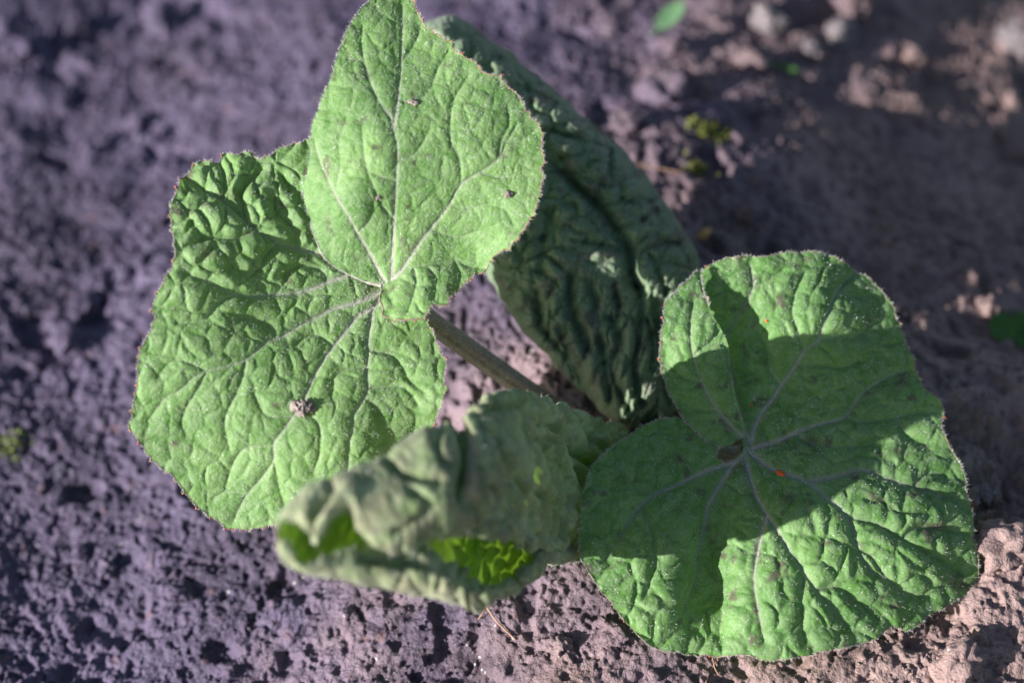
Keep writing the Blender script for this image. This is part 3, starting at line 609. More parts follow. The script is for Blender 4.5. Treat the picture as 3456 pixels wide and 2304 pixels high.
right = leafM.build('leaf', M_LEAF2, plant, step=3.2, blot=lambda x, y: 1.0 + 0 * x,
    stains=((2735, 1500, 30, 1.3, .9), (2672, 1512, 16, 1.2, 0), (3150, 1775, 15, 3.0, .15), (2955, 1690, 14, 3.2, .5), (3220, 1960, 26, 1.6, .6), (2575, 1215, 12, 1.8, 1.3), (2292, 1550, 18, 1.2, 0), (2360, 1662, 16, 1.4, .2), (2520, 1195, 10, 2., 1.2), (3035, 1290, 20, 1.6, -.8), (3020, 1525, 14, 1., 0), (2960, 1535, 13, 1., 0), (2375, 1780, 14, 1.2, 0), (2480, 1575, 26, 1.6, .3), (2660, 1690, 20, 1.5, .2)))
right['label'] = 'kidney-shaped leaf on the right, half in shadow'
leafM.vein_tubes(right, 0.042); leafM.tips = leafM.tips[::6]; leafM.margin_tube(right, None, 0.009); leafM.down(right, 6000, 2200)
leafN = Sheet(N_margin, N_hidden, N_depth, N_veins, amp=0.08, nmain=1, seed=12, teeth=6, tooth_gap=60, quilt=82, fine=34)
nl = leafN.build('leaf_lobe', M_LEAF2, right, step=3.2); nl['label'] = 'small lobe turned up beside the stalk'
leafN.vein_tubes(right); leafN.margin_tube(right); leafN.down(right, 1200, 1500)
stalk(right, [up(2515, 1520, 36.35), up(2470, 1530, 36.6), up(2400, 1500, 37.1), up(2300, 1480, 37.7), up(2200, 1480, 38.6)], 0.13, 0.19)

# ---- folded leaf standing behind -----------------------------------
D_outline = [(1448, 72), (1486, 57), (1524, 50), (1560, 66), (1591, 86), (1625, 116), (1658, 143), (1700, 160), (1735, 182), (1768, 215), (1802, 249), (1840, 275), (1878, 306), (1918, 345), (1955, 383), (2000, 420), (2050, 459), (2090, 495), (2127, 536), (2160, 575), (2194, 612), (2230, 660), (2261, 708), (2292, 750), (2318, 794), (2343, 830), (2358, 880),
             (2362, 960), (2345, 1100), (2320, 1250), (2290, 1370), (2242, 1420), (2180, 1440), (2117, 1440), (2060, 1418), (1993, 1349), (1936, 1301), (1869, 1234), (1811, 1167), (1763, 1119), (1725, 1062), (1677, 985), (1649, 928), (1600, 800), (1540, 600), (1470, 400), (1420, 250), (1410, 140)]
D_depth = [(1500, 60, 38.8), (1450, 300, 38.4), (1800, 400, 38.8), (2100, 600, 38.9), (2330, 900, 38.8), (2280, 1300, 38.4), (2000, 900, 38.6), (1700, 900, 38.5), (2100, 1400, 38.2), (1850, 1150, 38.3)]
def z3(pts): return [(1400 + a / 1.0455, b / 1.0455) for a, b in pts]
D_crease = z3([(455, 540), (530, 620), (600, 680), (660, 740), (700, 790), (740, 850), (758, 890), (762, 950), (785, 1010)])
D_grooves = [z3(p) for p in (
    [(545, 980), (555, 1100), (590, 1170), (615, 1230)], [(430, 1030), (450, 1150), (530, 1250), (565, 1340)], [(690, 1120), (722, 1200), (692, 1290), (720, 1380), (760, 1450)],
    [(785, 1010), (800, 1060), (790, 1200), (772, 1300), (795, 1420)], [(650, 1190), (668, 1280), (690, 1400)], [(615, 1000), (640, 1070), (632, 1130)], [(475, 740), (452, 850), (445, 960)],
    [(850, 1060), (860, 1200), (880, 1300), (890, 1420)], [(510, 1160), (545, 1260), (605, 1380)], [(640, 700), (560, 640), (520, 560)], [(660, 650), (690, 560), (660, 470), (600, 430)],
    [(700, 1010), (720, 1090), (700, 1150)], [(830, 900), (860, 960), (885, 1040)], [(800, 890), (860, 860), (930, 860)], [(500, 370), (430, 330), (360, 300)], [(440, 300), (400, 240), (330, 200)],
    [(730, 700), (790, 720), (860, 700)], [(560, 850), (640, 860), (720, 880)], [(380, 470), (480, 460), (560, 480), (640, 440)], [(800, 780), (850, 740), (900, 760)], [(820, 1130), (840, 1220), (830, 1300)])]
D_ridges = [z3(p) for p in ([(440, 1010), (520, 960), (580, 920), (650, 895), (720, 900)], [(640, 440), (675, 500), (682, 560), (672, 640)], [(735, 1000), (665, 1050), (640, 1150), (620, 1260), (640, 1400)], [(810, 800), (850, 720), (860, 660)], [(480, 360), (540, 420), (640, 440), (760, 560)])]
class Bud:
    pass
def build_folded(parent):
    O = catmull(D_outline, 8, True)
    O += 9.0 * np.stack([fbm(O[:, 0] / 42, O[:, 1] / 42, 2, 5), fbm(O[:, 0] / 42, O[:, 1] / 42, 2, 6)], 1)
    tps = TPS(D_depth)
    def relief(x, y):
        dc = seg_dist(x, y, catmull(D_crease, 12)); h = -0.52 * np.exp(-(dc / 19) ** 1.3) * (0.35 + 0.65 * sstep(500, 700, y)) - 0.10 * np.exp(-(dc / 60) ** 2)
        low = sstep(840, 1050, y); g = 0
        for q, gr in enumerate(D_grooves):
            d = seg_dist(x, y, catmull(gr, 14)); w = 17 if q < 10 else 13
            g = np.minimum(g, -(0.17 if q in (0, 1, 2, 3, 4, 7, 8, 11, 20) else 0.10) * np.exp(-(d / w) ** 1.6))
        h = h + 2.1 * g; vm = np.zeros(len(x))
        for r in D_ridges:
            d = seg_dist(x, y, catmull(r, 12)); h = h + 0.05 * np.exp(-(d / 13) ** 2); vm = np.maximum(vm, 0.8 * np.exp(-(d / 6) ** 2))
        wx = x + 30 * fbm(x / 80, y / 80, 2, 71); wy = y + 30 * fbm(x / 80 + 9, y / 80, 2, 72)
        # lower half: pleats that run down to the stalk; upper half: rounded blisters
        ang = 0.25; ux = wx * math.cos(ang) + wy * math.sin(ang); uy = -wx * math.sin(ang) + wy * math.cos(ang)
        f1, f2, c = voro(ux / 46, uy / 170, 73); p = (1 - np.exp(-((f2 - f1) / 0.35) ** 1.4)) * (0.6 + 0.6 * c)
        k1, k2, c2 = voro(wx / 88, wy / 74, 74); q = (1 - np.exp(-((k2 - k1) / 0.35) ** 1.4)) * (0.5 + 0.8 * c2)
        m1, m2, c3 = voro(wx / 34, wy / 34, 75); r = 1 - np.exp(-((m2 - m1) / 0.35) ** 1.4)
        h = h + 0.20 * low * p + 0.22 * (1 - low) * q + 0.05 * r + 0.05 * fbm(x / 40, y / 40, 3, 76)
        h = h + 0.22 * np.exp(-(((x - 2185) / 34) ** 2 + ((y - 945) / 62) ** 2))      # little curled flap by the crease
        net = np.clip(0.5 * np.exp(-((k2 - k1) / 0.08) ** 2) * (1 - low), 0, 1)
        return h, vm, net
    def face(sign, bulge, step, rel):
        x0, y0 = O.min(0) - 8; x1, y1 = O.max(0) + 8
        ax = np.arange(x0, x1, step); ay = np.arange(y0, y1, step); X, Y = np.meshgrid(ax, ay); x = X.ravel(); y = Y.ravel(); W, H = len(ax), len(ay)
        ins = inside(x, y, O).reshape(H, W)
        keep = (ins[:-1, :-1].astype(int) + ins[:-1, 1:] + ins[1:, 1:] + ins[1:, :-1]) >= 1
        idx = np.arange(W * H).reshape(H, W); F = np.stack([idx[:-1, :-1], idx[:-1, 1:], idx[1:, 1:], idx[1:, :-1]], -1)[keep]
        used = np.unique(F); rm = np.full(W * H, -1); rm[used] = np.arange(len(used)); F = rm[F]
        x = x[used].copy(); y = y[used].copy(); out = ~ins.ravel()[used]
        d, nx, ny = seg_dist(x, y, O, True, True); x[out] = nx[out]; y[out] = ny[out]; d[out] = 0
        prof = np.sqrt(np.clip(1 - (1 - np.clip(d / 210, 0, 1)) ** 2, 0, 1))
        dep = tps(x, y) + sign * bulge * prof
        h, vm, net = relief(x, y) if rel else (np.zeros(len(x)), np.zeros(len(x)), np.zeros(len(x)))
        dep = dep + sign * h * np.clip(prof * 1.6, 0.15, 1)
        return unproj(x, y, dep), F, vm, net
    V1, F1, a1, b1 = face(-1, 1.0, 3.2, True); V2, F2, a2, b2 = face(1, 0.8, 9.0, False)
    k = len(V1); F = np.vstack([F1[:, ::-1], F2 + k]); V = np.vstack([V1, V2])
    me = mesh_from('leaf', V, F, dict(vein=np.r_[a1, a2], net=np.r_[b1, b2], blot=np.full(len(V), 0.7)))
    if me.polygons[len(F1) // 2].normal.dot(Vector(FV)) > 0: me.flip_normals()
    print('folded', len(V))
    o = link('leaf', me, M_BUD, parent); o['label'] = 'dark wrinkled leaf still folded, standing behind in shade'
    for rd in D_ridges:
        c = catmull(rd, 10); x, y = c[:, 0], c[:, 1]; d = seg_dist(x, y, O, True); prof = np.sqrt(np.clip(1 - (1 - np.clip(d / 210, 0, 1)) ** 2, 0, 1))
        h, _, _ = relief(x, y); q = unproj(x, y, tps(x, y) - 1.0 * prof - (h - .004) * np.clip(prof * 1.6, .15, 1)); q[1:-1] = (q[:-2] + 2 * q[1:-1] + q[2:]) / 4
        tube('vein', q, 0.026 * (1 - .5 * np.linspace(0, 1, len(c))), M_DIMVEIN, o, 6)
    k = rng.integers(0, len(V1), 14000); N = np.tile(-FV, (14000, 1)) + rng.normal(0, .5, (14000, 3))
    hairs('leaf_down', V1[k], N, o, 0.06)
    stalk(o, [up(2190, 1405, 37.6), up(2215, 1435, 37.9), up(2225, 1460, 38.3), up(2215, 1490, 39.2)], 0.24, 0.26)
    return o
folded = build_folded(plant)

# ---- rolled leaf lying in front -------------------------------------
def interp(tab, x): t = np.array(tab, float); return np.interp(x, t[:, 0], t[:, 1])
def zr(pts): return [(880 + a / 1.41, 980 + b / 1.41) for a, b in pts]
R_grooves = [(zr(p), w, k) for p, w, k in (
    ([(930, 610), (965, 700), (972, 800), (962, 900), (955, 1000)], 13, .26), ([(1090, 690), (1150, 800), (1190, 900), (1180, 1010), (1140, 1120)], 11, .16), ([(1190, 870), (1260, 960), (1290, 1040), (1270, 1150)], 9, .13),
    ([(1300, 960), (1375, 1000), (1400, 1090), (1370, 1180)], 9, .12), ([(1340, 740), (1430, 830), (1460, 960), (1440, 1060), (1430, 1160)], 10, .16), ([(1050, 900), (1110, 990), (1090, 1080), (1030, 1140)], 9, .10),
    ([(1350, 610), (1450, 690), (1530, 800), (1600, 825)], 13, .20), ([(1080, 560), (1180, 548), (1260, 575), (1330, 640)], 10, .14), ([(1230, 660), (1290, 700), (1390, 720)], 9, .10), ([(1500, 860), (1540, 960), (1520, 1100), (1500, 1180)], 9, .12),
    ([(330, 920), (290, 1000), (262, 1080), (240, 1160)], 16, .14), ([(620, 810), (700, 870), (850, 905)], 14, .12), ([(860, 640), (840, 740), (880, 830)], 12, .08), ([(720, 940), (790, 1000), (760, 1090), (640, 1150)], 14, .07),
    ([(470, 1280), (700, 1290), (880, 1330), (990, 1400)], 12, .10), ([(1000, 1180), (1015, 1290), (985, 1400)], 9, .12), ([(930, 1230), (960, 1310), (925, 1400)], 8, .09), ([(780, 1230), (850, 1320), (840, 1420)], 8, .07), ([(620, 1280), (680, 1350), (660, 1400)], 8, .05),
    ([(1640, 640), (1560, 700), (1620, 760)], 9, .10), ([(1090, 1190), (1150, 1260), (1210, 1380)], 7, .08), ([(1180, 1180), (1240, 1240), (1300, 1300)], 7, .08), ([(1050, 1220), (1090, 1300), (1110, 1400)], 7, .08))]
R_rib = zr([(985, 650), (1003, 750), (1000, 850), (990, 940), (985, 1000)])
R_top = [(930, 1770), (950, 1722), (974, 1692), (1027, 1640), (1080, 1615), (1135, 1597), (1242, 1562), (1300, 1530), (1356, 1492), (1433, 1440), (1510, 1418), (1555, 1425), (1594, 1380), (1663, 1338), (1747, 1322), (1816, 1338), (1892, 1370), (1969, 1402), (2042, 1430), (2110, 1470)]
R_up = [(930, 1790), (960, 1762), (985, 1752), (1020, 1785), (1045, 1822), (1068, 1842), (1090, 1800), (1114, 1755), (1164, 1716), (1190, 1725), (1205, 1775), (1249, 1828), (1290, 1852), (1334, 1866), (1405, 1851), (1447, 1816), (1548, 1804), (1624, 1806), (1701, 1813), (1777, 1828), (1854, 1849), (1923, 1852), (1990, 1835), (2110, 1700)]
R_low = [(930, 1840), (960, 1820), (979, 1824), (1000, 1880), (1022, 1909), (1050, 1900), (1089, 1880), (1164, 1862), (1249, 1845), (1340, 1872), (1405, 1862), (1447, 1832), (1480, 1870), (1500, 1892), (1560, 1902), (1590, 1940), (1612, 1978), (1640, 1992), (1680, 1985), (1731, 1968), (1785, 1920), (1830, 1870), (1880, 1858), (1990, 1845), (2110, 1720)]
R_bot = [(930, 1856), (950, 1888), (966, 1902), (1035, 1936), (1127, 1946), (1226, 1968), (1318, 1995), (1433, 2013), (1548, 2030), (1617, 2033), (1650, 2010), (1731, 1978), (1785, 1930), (1831, 1872), (1900, 1880), (1960, 1862), (2110, 1750)]
R_dep = [(930, 29.9), (1100, 30.2), (1300, 30.7), (1500, 31.3), (1650, 32.2), (1780, 33.6), (1900, 35.5), (2000, 36.8), (2110, 37.9)]
def build_rolled(parent):
    sx = np.concatenate([np.arange(932, 1260, 3.0), np.arange(1260, 2110, 4.0)]); nt_ = 260; t = np.linspace(0, 1, nt_)
    rows = []
    for x in sx:
        T, Uy, L, B, d0 = interp(R_top, x), interp(R_up, x), interp(R_low, x), interp(R_bot, x), interp(R_dep, x)
        Uy += 3 * math.sin(x * 0.11) + 2 * math.sin(x * 0.23); L += 3 * math.sin(x * 0.13 + 1)
        h = (B - T) / 2 * d0 / 5760 * 0.72; c = (T + B) / 2
        r = min(h, 1.25)
        cp = [(Uy - 26, d0 - 0.25 * r), (Uy - 1, d0 - 0.62 * r), ((T * 0.35 + Uy * 0.65), d0 - 1.0 * r), ((T * 0.75 + Uy * 0.25), d0 - 0.72 * r), (T, d0 - 0.02 * r), (T * .8 + B * .2, d0 + 0.55 * r), (c, d0 + 0.75 * r),
              (T * .22 + B * .78, d0 + 0.55 * r), (B, d0 + 0.02 * r), (B * 0.55 + L * 0.45, d0 - 0.62 * r), (L, d0 - 0.34 * r), (L + 10, d0 - 0.20 * r)]
        cp = np.array(cp); k = np.linspace(0, 1, len(cp)); seg = catmull(np.c_[cp[:, 0], cp[:, 1]], 1e9)
        # Catmull-Rom through the 12 control points, evaluated at nt_ places
        u = t * (len(cp) - 1); i = np.minimum(u.astype(int), len(cp) - 2); f = (u - i)[:, None]
        P0 = cp[np.maximum(i - 1, 0)]; P1 = cp[i]; P2 = cp[i + 1]; P3 = cp[np.minimum(i + 2, len(cp) - 1)]
        q = 0.5 * (2 * P1 + (-P0 + P2) * f + (2 * P0 - 5 * P1 + 4 * P2 - P3) * f ** 2 + (-P0 + 3 * P1 - 3 * P2 + P3) * f ** 3)
        shear = 0.0
        rows.append(np.stack([np.full(nt_, x), q[:, 0], q[:, 1]], 1))
    G = np.array(rows); S, TT = G.shape[:2]
    P = unproj(G[..., 0], G[..., 1], G[..., 2])
    du = np.gradient(P, axis=0); dv = np.gradient(P, axis=1); N = np.cross(du, dv); N /= np.linalg.norm(N, axis=2)[..., None] + 1e-9
    mid = N[S // 2, int(TT * 0.22)]
    if mid @ FV > 0: N = -N; flip = True
    else: flip = False
    # quilting in the surface's own coordinates (cm along, cm round)
    arc = np.cumsum(np.linalg.norm(np.diff(P, axis=1, prepend=P[:, :1]), axis=2), axis=1)
    a = (sx[:, None] / 185.0) * np.ones((1, TT)); b = arc
    aa = a + 0.25 * b
    wx = aa + 0.18 * fbm(aa * 2, b * 2, 2, 81); wy = b + 0.18 * fbm(aa * 2 + 7, b * 2, 2, 82)
    f1, f2, c = voro(wx.ravel() * 1.5, wy.ravel() * 0.75, 83); p = ((1 - np.exp(-((f2 - f1) / 0.4) ** 1.4)) * (0.5 + 0.8 * c)).reshape(S, TT)
    k1, k2, c2 = voro(wx.ravel() * 3.4, wy.ravel() * 2.6, 84); q = (1 - np.exp(-((k2 - k1) / 0.4) ** 1.4)).reshape(S, TT)
    crease = np.exp(-(np.abs(a - (1575 / 185.0 + 0.06 * np.sin(b * 3))) / 0.07) ** 1.5)
    k1n = ((f2 - f1)).reshape(S, TT)
    rt = sstep(1480, 1640, sx)[:, None] * np.ones((1, TT))
    wr = (aa * 3.5 + 0.55 * fbm(aa * 1.1, b * 1.1, 3, 87)); wv = np.abs(np.sin(math.pi * wr)) ** 0.7
    qx = G[..., 0].ravel() + 9 * fbm(G[..., 0].ravel() / 50, G[..., 1].ravel() / 50, 2, 88); qy = G[..., 1].ravel() + 9 * fbm(G[..., 0].ravel() / 50 + 7, G[..., 1].ravel() / 50, 2, 89)
    gr = np.zeros(len(qx))
    for pl, w, k in R_grooves:
        d = seg_dist(qx, qy, catmull(pl, 18)); gr = np.minimum(gr, -1.5 * k * np.exp(-(d / (w * 1.15)) ** 1.5)) + 0.10 * k * np.exp(-((d - w * 2.6) / w) ** 2)
    gr = gr.reshape(S, TT); drib = seg_dist(qx, qy, catmull(R_rib, 18)).reshape(S, TT)
    H = gr + rt * (0.11 * wv + 0.05 * q) + (0.06 + 0.08 * rt) * fbm(aa * 0.9, b * 0.9, 2, 85) + 0.012 * q + 0.02 * fbm(aa * 4, b * 4, 3, 86)
    P = P + N * H[..., None]
    V = P.reshape(-1, 3); idx = np.arange(S * TT).reshape(S, TT)
    F = np.stack([idx[:-1, :-1], idx[:-1, 1:], idx[1:, 1:], idx[1:, :-1]], -1).reshape(-1, 4)
    if not flip: F = F[:, ::-1]
    vein = np.exp(-(drib / 7.0) ** 2) + np.exp(-(k1n / 0.05) ** 2) * 0.15
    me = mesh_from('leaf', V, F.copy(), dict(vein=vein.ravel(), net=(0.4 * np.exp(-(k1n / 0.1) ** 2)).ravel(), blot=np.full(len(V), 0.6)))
    i0 = (S // 2) * (TT - 1) + int(TT * 0.22)
    if me.polygons[i0].normal.dot(Vector(FV)) > 0: me.flip_normals()
    o = link('leaf', me, M_ROLL, parent); o['label'] = 'pale downy leaf rolled up lengthwise, nearest the camera'
    # both free lips
    for j in (0, TT - 1): tube('leaf_margin', P[::2, j], 0.016, M_MARGIN, o, 5)
    tube('leaf_margin', P[0, ::4], 0.018, M_MARGIN, o, 5)
    m = rng.integers(0, S * TT, 6000); hairs('leaf_down', V[m], N.reshape(-1, 3)[m], o, 0.07)
    stalk(o, [up(1990, 1640, 36.8), up(2060, 1600, 37.3), up(2130, 1560, 37.8), up(2190, 1520, 38.8)], 0.22, 0.20)
    print('rolled', len(V))
    return o
rolled = build_rolled(plant)

# ------------------------------------------------------------------ clods, crumbs and bits on the soil
def rock_mesh(name, seed, sub=3, rough=0.25, mat=None):
    import bmesh
    bm = bmesh.new(); bmesh.ops.create_icosphere(bm, subdivisions=sub, radius=1.0)
    r = random.Random(seed); off = Vector((r.uniform(0, 90), r.uniform(0, 90), r.uniform(0, 90)))
    from mathutils import noise
    for v in bm.verts:
        d = v.co.normalized()
        k = 1 + rough * 1.3 * noise.noise(d * 1.3 + off) + rough * 0.8 * noise.noise(d * 3.1 + off) + rough * 0.5 * noise.noise(d * 7 + off)
        v.co = d * k * U
    for f in bm.faces: f.smooth = True
    me = bpy.data.meshes.new(name); bm.to_mesh(me); bm.free(); me.materials.append(mat or M_SOIL); return me
clod_meshes = [rock_mesh('soil_clod', 100 + i, 4, 0.42) for i in range(8)]
crumb_meshes = [rock_mesh('soil_crumb', 200 + i, 3, 0.45) for i in range(8)]
M_PALE = plain('pale_stone', (0.12, 0.10, 0.11), (0.21, 0.18, 0.18), 250, 0.7)
pale_meshes = [rock_mesh('pebble', 300 + i, 4, 0.3, M_PALE) for i in range(4)]

def put(name, me, p, r, sq=(1, 1, 0.75), sink=0.25):
    o = bpy.data.objects.new(name, me); COL.objects.link(o)
    o.location = Vector((p[0] * U, p[1] * U, (p[2] + r * (sq[2] - sink * 1.0)) * U)); o.scale = (r * sq[0], r * sq[1], r * sq[2])
    o.rotation_euler = (random.uniform(-.3, .3), random.uniform(-.3, .3), random.uniform(0, 6.28)); return o

named = [  # px, py, radius px, kind, label
 (545, 85, 62, 'c', 'pale blurred clod near the top left corner beside a dark pit'), (265, 100, 42, 'c', 'grey-violet clod at the far top left of the soil'),
 (3425, 150, 70, 'p', 'sunlit tan pebble at the top right edge of the photo'), (2590, 95, 50, 'c', 'blurred brown clod just right of the oval seedling leaf'),
 (2590, 80, 58, 'p', 'greyish pebble beside the oval seedling leaf'), (2835, 130, 60, 'p', 'long pale pebble catching light behind the right leaf'), (2730, 175, 38, 'p', 'small pale pebble touching the long lit pebble'), (2870, 30, 60, 'c', 'large dim clod at the top edge above the long pebble'),
 (3075, 190, 38, 'c', 'upright bluish clod in the shaded soil at the upper right'), (2260, 160, 45, 'c', 'blurred clod just below the oval seedling leaf'), (2220, 325, 75, 'c', 'big rounded sunlit clod right of the folded leaf tip'), (2540, 225, 50, 'c', 'crumbly lit clod left of the red-green sprig'),
 (3318, 1672, 34, 'p', 'small round pebble on the soil right of the kidney leaf'), (3385, 1860, 95, 'c', 'big tan clod against the lower right edge of the kidney leaf'), (3230, 2250, 80, 'c', 'sunlit clod in the bottom right corner'),
 (2080, 2150, 45, 'c', 'clod under the lower left edge of the kidney leaf'), (1880, 2180, 40, 'c', 'rough clod between the rolled leaf and the kidney leaf, near the bottom edge'), (1560, 2150, 36, 'c', 'reddish clod below the rolled leaf'),
 (1180, 2080, 30, 'c', 'small clod under the mouth of the rolled leaf'), (230, 1160, 60, 'c', 'blurred clod at the left, level with the large leaf'), (300, 1050, 50, 'c', 'pale clod left of the crumpled lobe'),
 (2110, 420, 46, 'c', 'rounded clod between folded leaf and the moss tuft'), (3010, 1040, 40, 'c', 'dim clod just above the right edge of the kidney leaf'), (3330, 1050, 40, 'c', 'dark clod left of the round seedling'), (60, 180, 50, 'c', 'bluish clod at the left edge near the top')]
for q, (px, py, rp, kd, lab) in enumerate(named):
    if q == 3: continue
    p, d = ground_at(px, py); r = rp * d / 5760.0
    o = put('pebble' if kd == 'p' else 'soil_clod', (pale_meshes[q % 4] if kd == 'p' else clod_meshes[q % 8]), p, r, (1.1, 0.85, 0.7), 0.35)
    tag(o, lab, 'pebble' if kd == 'p' else 'clod')

r_ = random.Random(3); cnt = 0
while cnt < 150:
    px, py = r_.uniform(-60, 3520), r_.uniform(-40, 2340)
    x0 = unproj(px, py, 40.0) - CAM; tt = (0 - CAM[2]) / x0[2]; g0 = CAM + x0 * tt
    gx_, gy_ = g0[0], g0[1]; z = soil_height(np.array([gx_]), np.array([gy_]))[0]
    rr = 0.06 + 0.2 * r_.random() ** 3
    o = put('soil_clod', clod_meshes[cnt % 8] if rr > .16 else crumb_meshes[cnt % 8], (gx_, gy_, z), rr, (r_.uniform(.8, 1.2), r_.uniform(.8, 1.2), r_.uniform(.6, .9)), 0.3)
    tag(o, 'small rough clod of grey-brown soil lying loose on the bare ground', 'clod', 'loose clods scattered on the soil'); cnt += 1

# fine crumbs: nobody could count them
def crumbs(n):
    base = [np.array([v.co[:] for v in m.vertices]) for m in [rock_mesh('t', 400 + i, 1, 0.5) for i in range(5)]]
    faces = np.array([p.vertices[:] for p in bpy.data.meshes['t'].polygons])
    x = rng.uniform(-15, 15, n); y = rng.uniform(-9, 13, n)
    keep = fbm(x * 0.5, y * 0.5, 2, 99) > -0.15; x = x[keep]; y = y[keep]; z = soil_height(x, y)
    r = 0.02 + 0.055 * rng.random(len(x)) ** 2; V = []; F = []
    for i in range(len(x)):
        b = base[i % 5] / U * r[i]; a = i * 1.7; c, s = math.cos(a), math.sin(a)
        b = np.stack([b[:, 0] * c - b[:, 1] * s, b[:, 0] * s + b[:, 1] * c, b[:, 2] * .8], 1)
        V.append(b + [x[i], y[i], z[i] + r[i] * .35]); F.append(faces + i * len(b))
    o = link('soil_crumbs', mesh_from('soil_crumbs', np.vstack(V), np.vstack(F)), M_SOIL, kind='stuff')
    tag(o, 'fine loose crumbs of soil strewn over the ground', 'soil')
crumbs(7000)

M_CRUMB = plain('dry_soil_crumb', (0.16, 0.13, 0.12), (0.32, 0.27, 0.24), 500, 0.85, 0.8, 0.0004)
crumb_dry = [rock_mesh('soil_crumb', 230 + i, 4, 0.6, M_CRUMB) for i in range(5)]
# clod resting on the large leaf, plus bits of dirt
def on_leaf(sheet, px, py, r, name, me, label, cat, sq=(1, 1, .8), group=None):
    p, n = sheet.at(px, py, r * sq[2] * 0.6)
    o = bpy.data.objects.new(name, me); COL.objects.link(o); o.location = Vector(p * U); o.scale = (r * sq[0], r * sq[1], r * sq[2])
    o.rotation_euler = Vector(n).to_track_quat('Z', 'Y').to_euler(); o.rotation_euler.rotate_axis('Z', random.uniform(0, 6)); return tag(o, label, cat, group)
on_leaf(leafA, 1012, 1376, 0.15, 'soil_crumb', crumb_dry[0], 'knobbly grey soil crumb resting on the lower lobe of the large leaf', 'crumb', (1, .9, .8))
on_leaf(leafA, 1042, 1372, 0.11, 'soil_crumb', crumb_dry[1], 'smaller soil crumb stuck to the right of the knobbly one', 'crumb')
on_leaf(leafB, 1396, 350, 0.06, 'soil_crumb', crumb_dry[2], 'dark bit of dirt high on the upright lobe', 'crumb', (1.5, .7, .8))
on_leaf(leafB, 1716, 655, 0.065, 'soil_crumb', crumb_dry[3], 'grey speck of dirt near the right edge of the upright lobe', 'crumb')
on_leaf(leafB, 1275, 665, 0.04, 'soil_crumb', crumb_dry[4], 'tiny dark speck in the middle of the upright lobe', 'crumb')
M_MITE = plain('orange_shell', (0.70, 0.10, 0.015), (0.80, 0.17, 0.03), 300, 0.4)
mite = rock_mesh('orange_speck', 500, 3, 0.12, M_MITE)
on_leaf(leafM, 2634, 1600, 0.075, 'orange_speck', mite, 'bright orange speck on the thick vein of the kidney leaf, largest of three', 'speck', (1.4, .8, .5))
on_leaf(leafM, 2588, 1082, 0.035, 'orange_speck', mite, 'tiny orange speck near the upper edge of the kidney leaf', 'speck', (1, .8, .5))
on_leaf(leafM, 2535, 1368, 0.032, 'orange_speck', mite, 'tiny orange speck just above the stalk joint of the kidney leaf', 'speck', (1, .8, .5))

def dust(sheet, n, lo=0.006, hi=0.016, near=None):
    k = rng.integers(0, len(sheet.x), n); P = sheet.V[k] + sheet.n[k] * 0.008; return P, rng.uniform(lo, hi, n)
def grains(name, sets, mat, label, cat):
    V = []; F = []; oc = np.array([(1, 0, 0), (0, 1, 0), (-1, 0, 0), (0, -1, 0), (0, 0, 1), (0, 0, -1)], float); c = 0
    fo = np.array([(0, 1, 4), (1, 2, 4), (2, 3, 4), (3, 0, 4), (1, 0, 5), (2, 1, 5), (3, 2, 5), (0, 3, 5)])
    for P, r in sets:
        for p, q in zip(P, r):
            V.append(p + oc * q * rng.uniform(.6, 1.3, (6, 1))); F.append(fo + c); c += 6
    o = link(name, mesh_from(name, np.vstack(V), np.vstack(F)), mat, kind='stuff'); tag(o, label, cat); return o
M_GRAIN = plain('pale_sand_grain', (0.55, 0.53, 0.50), (0.8, 0.78, 0.75), 300, 0.35)
def dust_near(sheet, n, cx, cy, s):
    w = np.exp(-(((sheet.x - cx) ** 2 + (sheet.y - cy) ** 2) / (2 * s * s))); w /= w.sum()
    k = rng.choice(len(sheet.x), n, p=w); return sheet.V[k] + sheet.n[k] * 0.008, rng.uniform(0.006, 0.013, n)
grains('sand_dust', [dust(leafA, 500, .005, .012), dust(leafB, 260, .005, .012), dust(leafM, 520, .005, .013), dust_near(leafA, 420, 1220, 990, 80), dust_near(leafB, 120, 1290, 900, 60), dust_near(leafM, 260, 2560, 1540, 110)], M_GRAIN, 'pale grains of sand dusted over the open leaves', 'sand')

# rootlets / dead fibres
M_FIBRE = plain('dry_rootlet', (0.26, 0.14, 0.09), (0.40, 0.26, 0.18), 300, 0.7)
def fibre(pts, r, label):
    P = []
    for px, py, lift in pts:
        g, d = ground_at(px, py); P.append(tuple(g + np.array([0, 0, lift])))
    o = tube('rootlet', catmull(P, 0.08), r, M_FIBRE, None, 6); tag(o, label, 'root')
fibre([(1615, 2015, 0.3), (1640, 2060, .25), (1680, 2110, .15), (1740, 2160, .05)], 0.022, 'thin reddish rootlet hanging from under the rolled leaf')
fibre([(1640, 2060, .22), (1625, 2085, .15), (1612, 2095, .05)], 0.014, 'short side twig of the rootlet under the rolled leaf')
fibre([(2440, 2200, .15), (2420, 2235, .12), (2395, 2270, .08), (2380, 2310, .04)], 0.022, 'thin dry rootlet at the bottom edge below the kidney leaf')
fibre([(2385, 2080, .1), (2410, 2260, .12), (2450, 2290, .08), (2500, 2300, .04)], 0.014, 'fine curved rootlet lying right of the other at the bottom edge')
fibre([(2130, 560, .1), (2200, 575, .12), (2300, 590, .08)], 0.018, 'thin pale straw right of the folded leaf')

